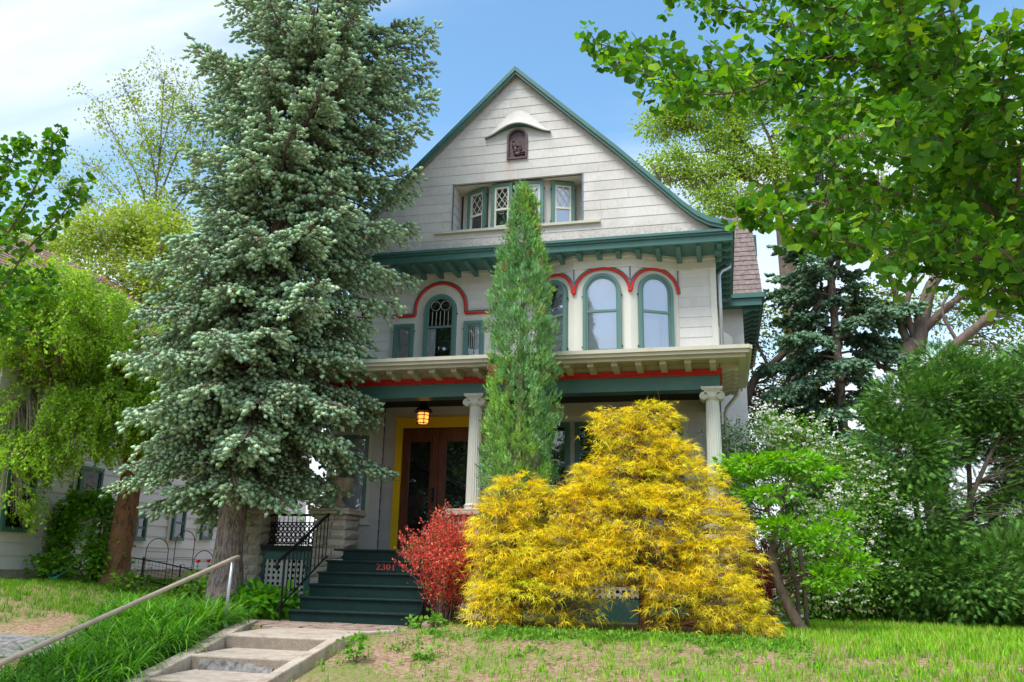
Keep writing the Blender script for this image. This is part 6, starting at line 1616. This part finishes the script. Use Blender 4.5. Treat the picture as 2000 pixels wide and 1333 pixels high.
# ================================================================== GARDEN BITS ON THE LEFT
g0 = TZ(-13, 2)
arb = thing('garden_arbor', 'dark metal garden arch overgrown with leafy vines before the neighbouring window', 'arbor', (-12.26, 0.90, 0.37))
ab_ = A((-12.26, 0.90, 0.37)); ax0, ax1 = ab_[0] - .52, ab_[0] + .50; gzz = TZ(ab_[0], .9)
P_ = []
for yy in (.75, 1.15):
    pts = [(ax0, yy, gzz), (ax0, yy, gzz + 1.15)] + [(ab_[0] - .01 - .51 * math.cos(math.radians(a)), yy, gzz + 1.15 + .42 * math.sin(math.radians(a))) for a in range(15, 180, 15)] + [(ax1, yy, gzz + 1.15), (ax1, yy, gzz)]
    MB().tube(pts, .016, 6).build('hoop', M['iron'], arb); P_ += [Vector(p) for p in pts]
for k in range(6):
    for xx in (ax0, ax1): MB().tube([(xx, .75, gzz + .2 + k * .2), (xx, 1.15, gzz + .2 + k * .2)], .008, 4).build('rung', M['iron'], arb)
vine = thing('climbing_vine', 'leafy green vine climbing over the dark metal garden arch', 'vine', (ab_[0], .95, gzz))
f = Fol(); tw = MB()
for i in range(14):
    sx = ax0 if i % 2 else ax1
    pts = [(sx + rng.normal() * .07, .95 + rng.normal() * .15, gzz + k * .24) for k in range(6)] + [(ab_[0] + (sx - ab_[0]) * .5, .95, gzz + 1.5 + rng.normal() * .05)]
    tw.tube([A(p) for p in pts], .008, 4)
clump_tree(f, tw, [((ax0, .95, gzz + .8), (.22, .3, .8)), ((ax1, .95, gzz + .8), (.20, .3, .8)), ((ab_[0], .95, gzz + 1.5), (.55, .3, .20)), ((ax1 + .12, .9, gzz + .4), (.25, .3, .35)), ((ax0 - .35, .9, gzz + .3), (.4, .3, .35))], 46, 17, .10, T_BROAD, .075, [(.09, .26, .02), (.15, .36, .025), (.21, .44, .03)], None, None, shell=.4)
kind(tw.build('stem', M['bark'], vine), 'stuff'); f.build('foliage', M['leaf'], vine)

wf = thing('wire_fence', 'low dark wire fence running along the shaded flower bed', 'fence', (-11, .6, TZ(-11, .6)))
def fence_pt(x): return (x, 1.55 - (x + 8.6) * .05, TZ(x, 1.5))
xsf = np.linspace(-15, -8.7, 8)
rail_ = MB()
for i, x in enumerate(xsf):
    p = fence_pt(x); MB().tube([p, (p[0], p[1], p[2] + .55)], .018, 5).build('post', M['iron'], wf)
for h in (.10, .50): rail_.tube([(x, fence_pt(x)[1], fence_pt(x)[2] + h) for x in np.linspace(-15, -8.7, 24)], .012, 4)
rail_.build('rail', M['iron'], wf)
ms = MB()
for x in np.arange(-15, -8.7, .085): p = fence_pt(x); ms.tube([(x, p[1], p[2] + .05), (x, p[1], p[2] + .50)], .003, 3)
for h in np.arange(.12, .5, .075): ms.tube([(x, fence_pt(x)[1], fence_pt(x)[2] + h) for x in np.linspace(-15, -8.7, 16)], .003, 3)
kind(ms.build('wire_mesh', M['iron'], wf), 'stuff')
hp = thing('wire_hoop_trellis', 'thin wire hoop trellis standing in the bed left of the spruce trunk', 'trellis', (-10.2, 1.2, TZ(-10.2, 1.2)))
for cx_, w_, h_ in ((-10.75, .5, 1.0), (-10.15, .42, 1.25), (-9.7, .42, .95)):
    z_ = TZ(cx_, 1.2)
    MB().tube([(cx_ - w_ / 2, 1.2, z_), (cx_ - w_ / 2, 1.2, z_ + h_ - w_ / 2)] + [(cx_ - w_ / 2 * math.cos(a), 1.2, z_ + h_ - w_ / 2 + w_ / 2 * math.sin(a)) for a in np.linspace(.2, 2.94, 9)] + [(cx_ + w_ / 2, 1.2, z_ + h_ - w_ / 2), (cx_ + w_ / 2, 1.2, z_)], .008, 5).build('hoop', M['iron'], hp)
    for k in range(4): MB().tube([(cx_ - w_ / 2, 1.2, z_ + .2 + k * .18), (cx_ + w_ / 2, 1.2, z_ + .2 + k * .18)], .004, 4).build('wire', M['iron'], hp)

for i, (p, lab) in enumerate((((-9.28, 0.40, 0.84), 'red poppy on a green stem, the left one of two beside the spruce trunk'), ((-9.07, 0.40, 0.85), 'red poppy on a green stem, the one nearer the spruce trunk'))):
    pp = thing('poppy', lab, 'flower', (p[0], p[1], TZ(p[0], p[1])), 'red poppies beside the spruce')
    MB().tube([(p[0] + .02, p[1], TZ(p[0], p[1])), (p[0], p[1], p[2] - .03)], .006, 4).build('stem', M['hose'], pp)
    MB().lathe([(.008, -.03), (.036, .0), (.042, .02), (.035, .033), (.02, .02)], p[0], p[1], p[2], 9).build('petal', M['poppy'], pp, smooth=True)
p = A((-12.17, 0.30, 0.46)); hz_ = thing('garden_hose', 'coiled green garden hose lying by the fence at the far left', 'hose', (p[0], p[1], TZ(p[0], p[1])))
MB().tube([(p[0] + (.14 + .0006 * k) * math.cos(k * .5), p[1] + .1 * math.sin(k * .5), TZ(p[0], p[1]) + .15 + .10 * math.sin(k * .5 + .4) + .0006 * k) for k in range(64)], .012, 5).build('coil', M['hose'], hz_, smooth=True)

# leafy bed plants behind the fence and lilies
def plant_row(name, label, pts, cols, T=T_BROAD, size=.08, leaves=24, cr=.12, cat='plant', group=None, per=12, face='rand'):
    for (x, y, rx, rz, lab) in pts:
        t = thing(name, lab, cat, (x, y, TZ(x, y)), group); f = Fol(); tw = MB(); z = TZ(x, y)
        for k in range(6): tw.tube([(x, y, z), (x + rng.normal() * rx * .5, y + rng.normal() * .1, z + rz * 1.2)], .006, 4)
        clump_tree(f, tw, [((x, y, z + rz), (rx, rx * .7, rz))], per, leaves, cr, T, size, cols, None, None, shell=.4, face=face, minz=z + .03)
        kind(tw.build('stem', M['bark'], t), 'stuff'); f.build('foliage', M['leaf'], t)
DG = [(.08, .22, .02), (.13, .31, .025), (.18, .38, .03)]
plant_row('garden_shrub', '', [(-8.75, .55, .35, .42, 'leafy green shrub between the spruce trunk and the wire fence'), (-9.6, 1.0, .40, .32, 'low leafy shrub under the wire hoops'), (-10.7, .5, .35, .22, 'low dark shrub right of the peeling birch trunk'),
          (-12.2, .4, .45, .25, 'low leafy shrub left of the peeling birch trunk'), (-14.6, .9, .6, .5, 'leafy shrub at the left edge beyond the garden arch')], DG)
plant_row('hydrangea', '', [(-7.15, -.95, .60, .18, 'leafy green hydrangea in front of the lattice left of the dark steps')], [(.15, .44, .028), (.21, .54, .035), (.10, .32, .025)], size=.125, leaves=16, cr=.12, per=34)

# ================================================================== DAYLILIES

f = Fol(); n = 420
cx_ = rng.uniform(-9.3, -5.9, n * 3); cy_ = rng.uniform(-6.6, -1.5, n * 3)
edge = (cx_ > -5.9) ; keep_ = (~edge) & (cy_ < -1.5) & (cx_ > np.minimum(-9.4 + (-1.3 - cy_) * .62, -7.25)) & ~((cx_ > -7.6) & (cy_ > -2.0))
keep_ &= (cx_ < np.interp(-cy_, [2.1, 3.45, 4.65, 5.75], [-6.85, -6.3, -6.1, -6.0]))
cx_, cy_ = cx_[keep_][:n], cy_[keep_][:n]
m = 26; idx = np.repeat(np.arange(len(cx_)), m); az = rng.uniform(0, 6.28, len(idx))
o = np.stack([np.cos(az), np.sin(az), np.zeros(len(idx))], 1)
P = np.stack([cx_[idx], cy_[idx], terrain(cx_[idx], cy_[idx]) - .02], 1) + o * .03
D = unit(o * rng.uniform(.1, .55, (len(idx), 1)) + [0, 0, 1.0])
cc = palette(len(idx), [(.075, .25, .02), (.12, .36, .028), (.05, .17, .016), (.19, .44, .05)], None, .22, idx, .25)
s = rng.uniform(.38, .68, len(idx))
for k in range(3):
    q = rng.integers(3, size=len(idx)) == k
    f.stamp(T_BLADE[k], P[q], D[q], s[q], cc[q], up=o[q])
lily = f.build('daylily_foliage', M['leaf']); kind(lily, 'stuff'); lily['label'] = 'arching grass like daylily leaves beside the concrete steps'

# ================================================================== LAWN
def vnoise(x, y):
    return (np.sin(x * 1.7 + 1.3 * np.sin(y * 1.1)) + np.sin(y * 2.3 + 1.7 * np.sin(x * .9 + 2)) + .7 * np.sin(x * 4.1 + y * 3.3) + .6 * np.sin(x * 6.3 - y * 5.1 + 1)) / 3.3
def grass(n, x0, x1, y0, y1, dens, hs, cols, w=None, T=T_GRASS, scale=(.045, .09)):
    x = rng.uniform(x0, x1, n); y = rng.uniform(y0, y1, n); q = rng.random(n) < dens(x, y); x, y = x[q], y[q]
    P = np.stack([x, y, terrain(x, y) - .005], 1); N = len(P); wh = rng.integers(len(T), size=N); s = rng.uniform(*scale, N) * hs(x, y); cc = palette(N, cols, w, .22)
    f = Fol()
    for k, t_ in enumerate(T):
        q = wh == k; a = rng.uniform(0, 6.28, q.sum())
        f.stamp(t_, P[q], np.stack([rng.normal(size=q.sum()) * .12, rng.normal(size=q.sum()) * .12, np.ones(q.sum())], 1), s[q], cc[q], up=np.stack([np.cos(a), np.sin(a), np.zeros(len(a))], 1))
    LOG.append(('grass', N))
    return f
def inwalk(x, y): return ((x > -6.75) & (x < -4.38) & (y < -1.5)) | ((x > HX0 - .8) & (x < HX1 + .1) & (y > -.2) & (y < 12))
def d_right(x, y):
    v = vnoise(x, y); fade = np.clip((x + 3.9) / 1.7, .12, 1); b = np.clip(.9 + .9 * v, .12, 1) * fade + np.clip((x + 1.8) / 1.5, 0, .7)
    b = np.where((y > -2.5) & (x > -3.7) & (x < .7), .12, b); return np.where(inwalk(x, y) | (y > 5), 0, np.clip(b, 0, 1))
GC = [(.22, .50, .022), (.30, .58, .03), (.16, .40, .02), (.42, .46, .11)]
f = grass(29000, -4.35, 7.5, -6.8, 4.5, d_right, lambda x, y: 1.05 + .5 * np.clip(x / 3, 0, 1), GC, [.35, .3, .2, .15])
lawn = f.build('lawn_grass', M['leaf']); kind(lawn, 'stuff'); lawn['label'] = 'thin patchy lawn grass right of the steps'
def d_left(x, y): return np.where(inwalk(x, y) | ((x > -9.3) & (y < -1.3)), 0, np.clip(.8 + .6 * vnoise(x + 3, y * 1.4), .15, 1) * np.where((y < -2.4) & (x < -9), .3, 1))
f = grass(19000, -14.5, -6.8, -4.5, 3.5, d_left, lambda x, y: 1.25, [(.16, .36, .025), (.23, .44, .035), (.11, .27, .02)])
lawn2 = f.build('side_yard_grass', M['leaf']); kind(lawn2, 'stuff'); lawn2['label'] = 'green grass of the shaded side yard on the left'
# broadleaf ground cover under the golden shrubs and weeds in the bare soil
n = 420; x = rng.uniform(-3.6, .9, n); y = -3.05 + rng.normal(size=n) * .28 - .1 * np.sin(x * 3); q = vnoise(x * 1.3, y) > -.35; x, y = x[q], y[q]
x = np.concatenate([x, rng.uniform(-4.3, 4, 70)]); y = np.concatenate([y, rng.uniform(-5.2, -3, 70)])
m = 16; idx = np.repeat(np.arange(len(x)), m); P = np.stack([x[idx], y[idx], terrain(x[idx], y[idx]) + .02], 1) + rng.normal(size=(len(idx), 3)) * [.05, .05, .02]; P[:, 2] = np.maximum(P[:, 2], terrain(P[:, 0], P[:, 1]) + .01)
f = Fol(); f.stamp(T_LEAF, P, unit(rng.normal(size=P.shape) + [0, 0, .5]), rng.uniform(.03, .06, len(P)), palette(len(P), [(.13, .32, .03), (.18, .40, .04), (.10, .25, .025)], None, .2, idx), up=unit(rng.normal(size=P.shape) * .5 + [0, 0, 1]))
gc_ = f.build('ground_cover', M['leaf']); kind(gc_, 'stuff'); gc_['label'] = 'low bright green ground cover along the foot of the golden shrubs'
plant_row('weed', '', [((-3.90, -4.56, 0.02)[0], (-3.90, -4.56, 0.02)[1], .09, .13, 'tall green weed growing beside the curved concrete edging'), (-4.05, -2.1, .14, .06, 'small weed in front of the right end of the green steps'), (-3.75, -2.3, .12, .07, 'low weed beside the brown rock'), (-3.2, -4.3, .12, .05, 'low round weed in the bare soil of the slope')], [(.13, .33, .03), (.18, .42, .04)], size=.05, leaves=10, cr=.05, per=120, cat='weed')
# fallen needles and straw
n = 9000; x = rng.uniform(-8.2, 2.5, n); y = rng.uniform(-5.6, -1.0, n); q = ~inwalk(x, y) | ((rng.random(n) < .10) & (y > -3.9) & (y < -1.7)); x, y = x[q], y[q]
P = np.stack([x, y, terrain(x, y) + .006], 1); D = np.stack([rng.normal(size=len(x)), rng.normal(size=len(x)), rng.normal(size=len(x)) * .08], 1)
f = Fol(); f.stamp(tri([(-.012, 0, 0), (.012, 0, 0), (.0, 1, .05)], [(0, 1, 2)]), P, D, rng.uniform(.05, .13, len(x)) * 1.0, palette(len(x), [(.42, .30, .19), (.50, .38, .24), (.28, .15, .09)], None, .2))
st_ = f.build('dry_litter', M['leaf']); kind(st_, 'stuff'); st_['label'] = 'dry straw and needles scattered over the bare soil'

# strip of worn path and bare soil in the side yard
structure('side_path', MB().add([(x_, y_, TZ(x_, y_) + .015) for x_ in np.linspace(-14, -7.4, 12) for y_ in (-4.1 - (x_ + 7.4) * -.05 - .9, -4.1 - (x_ + 7.4) * -.05)], [(2 * i, 2 * i + 2, 2 * i + 3, 2 * i + 1) for i in range(11)]), M['patch'])
# trees across the street, seen only as reflections in the glass
f = Fol(); tw = MB()
clump_tree(f, tw, [((x_, -44 + 2 * math.sin(x_), 6.5 + 1.5 * math.sin(x_ * 1.7)), (4.6, 3, 5.2)) for x_ in np.arange(-42, 46, 6.5)], .35, 14, .9, T_LEAF2, .75, [(.05, .10, .02), (.07, .14, .03)], None, None, shell=.3)
st2 = f.build('street_treeline', M['leaf']); kind(st2, 'stuff'); st2['label'] = 'line of leafy street trees across the road, mirrored in the windows'

# rock, plank
rk = MB(); ico(rk, (-3.88, -2.15, .05), (.13, .10, .085), 14, 9); rr_ = random.Random(8)
rk.v = [(x + rr_.uniform(-.008, .008), y + rr_.uniform(-.008, .008), z + rr_.uniform(-.006, .006)) for x, y, z in rk.v]
tag(rk.build('rock', M['rock'], smooth=True), 'rounded brown rock between the red barberry and the golden mound', 'rock')
pb = A((0.90, 0.60, 0.17)); tag(MB().box(pb[0] - .18, pb[0] + .22, .55, .62, TZ(pb[0], .6) - .0, TZ(pb[0], .6) + .05).build('plank', M['white'], bevel=.004), 'short white plank on the ground behind the leaning trunk', 'plank')
print('TRIS', sum(TRIS.values()), sorted(TRIS.items(), key=lambda a: -a[1])); print('LOG', LOG)
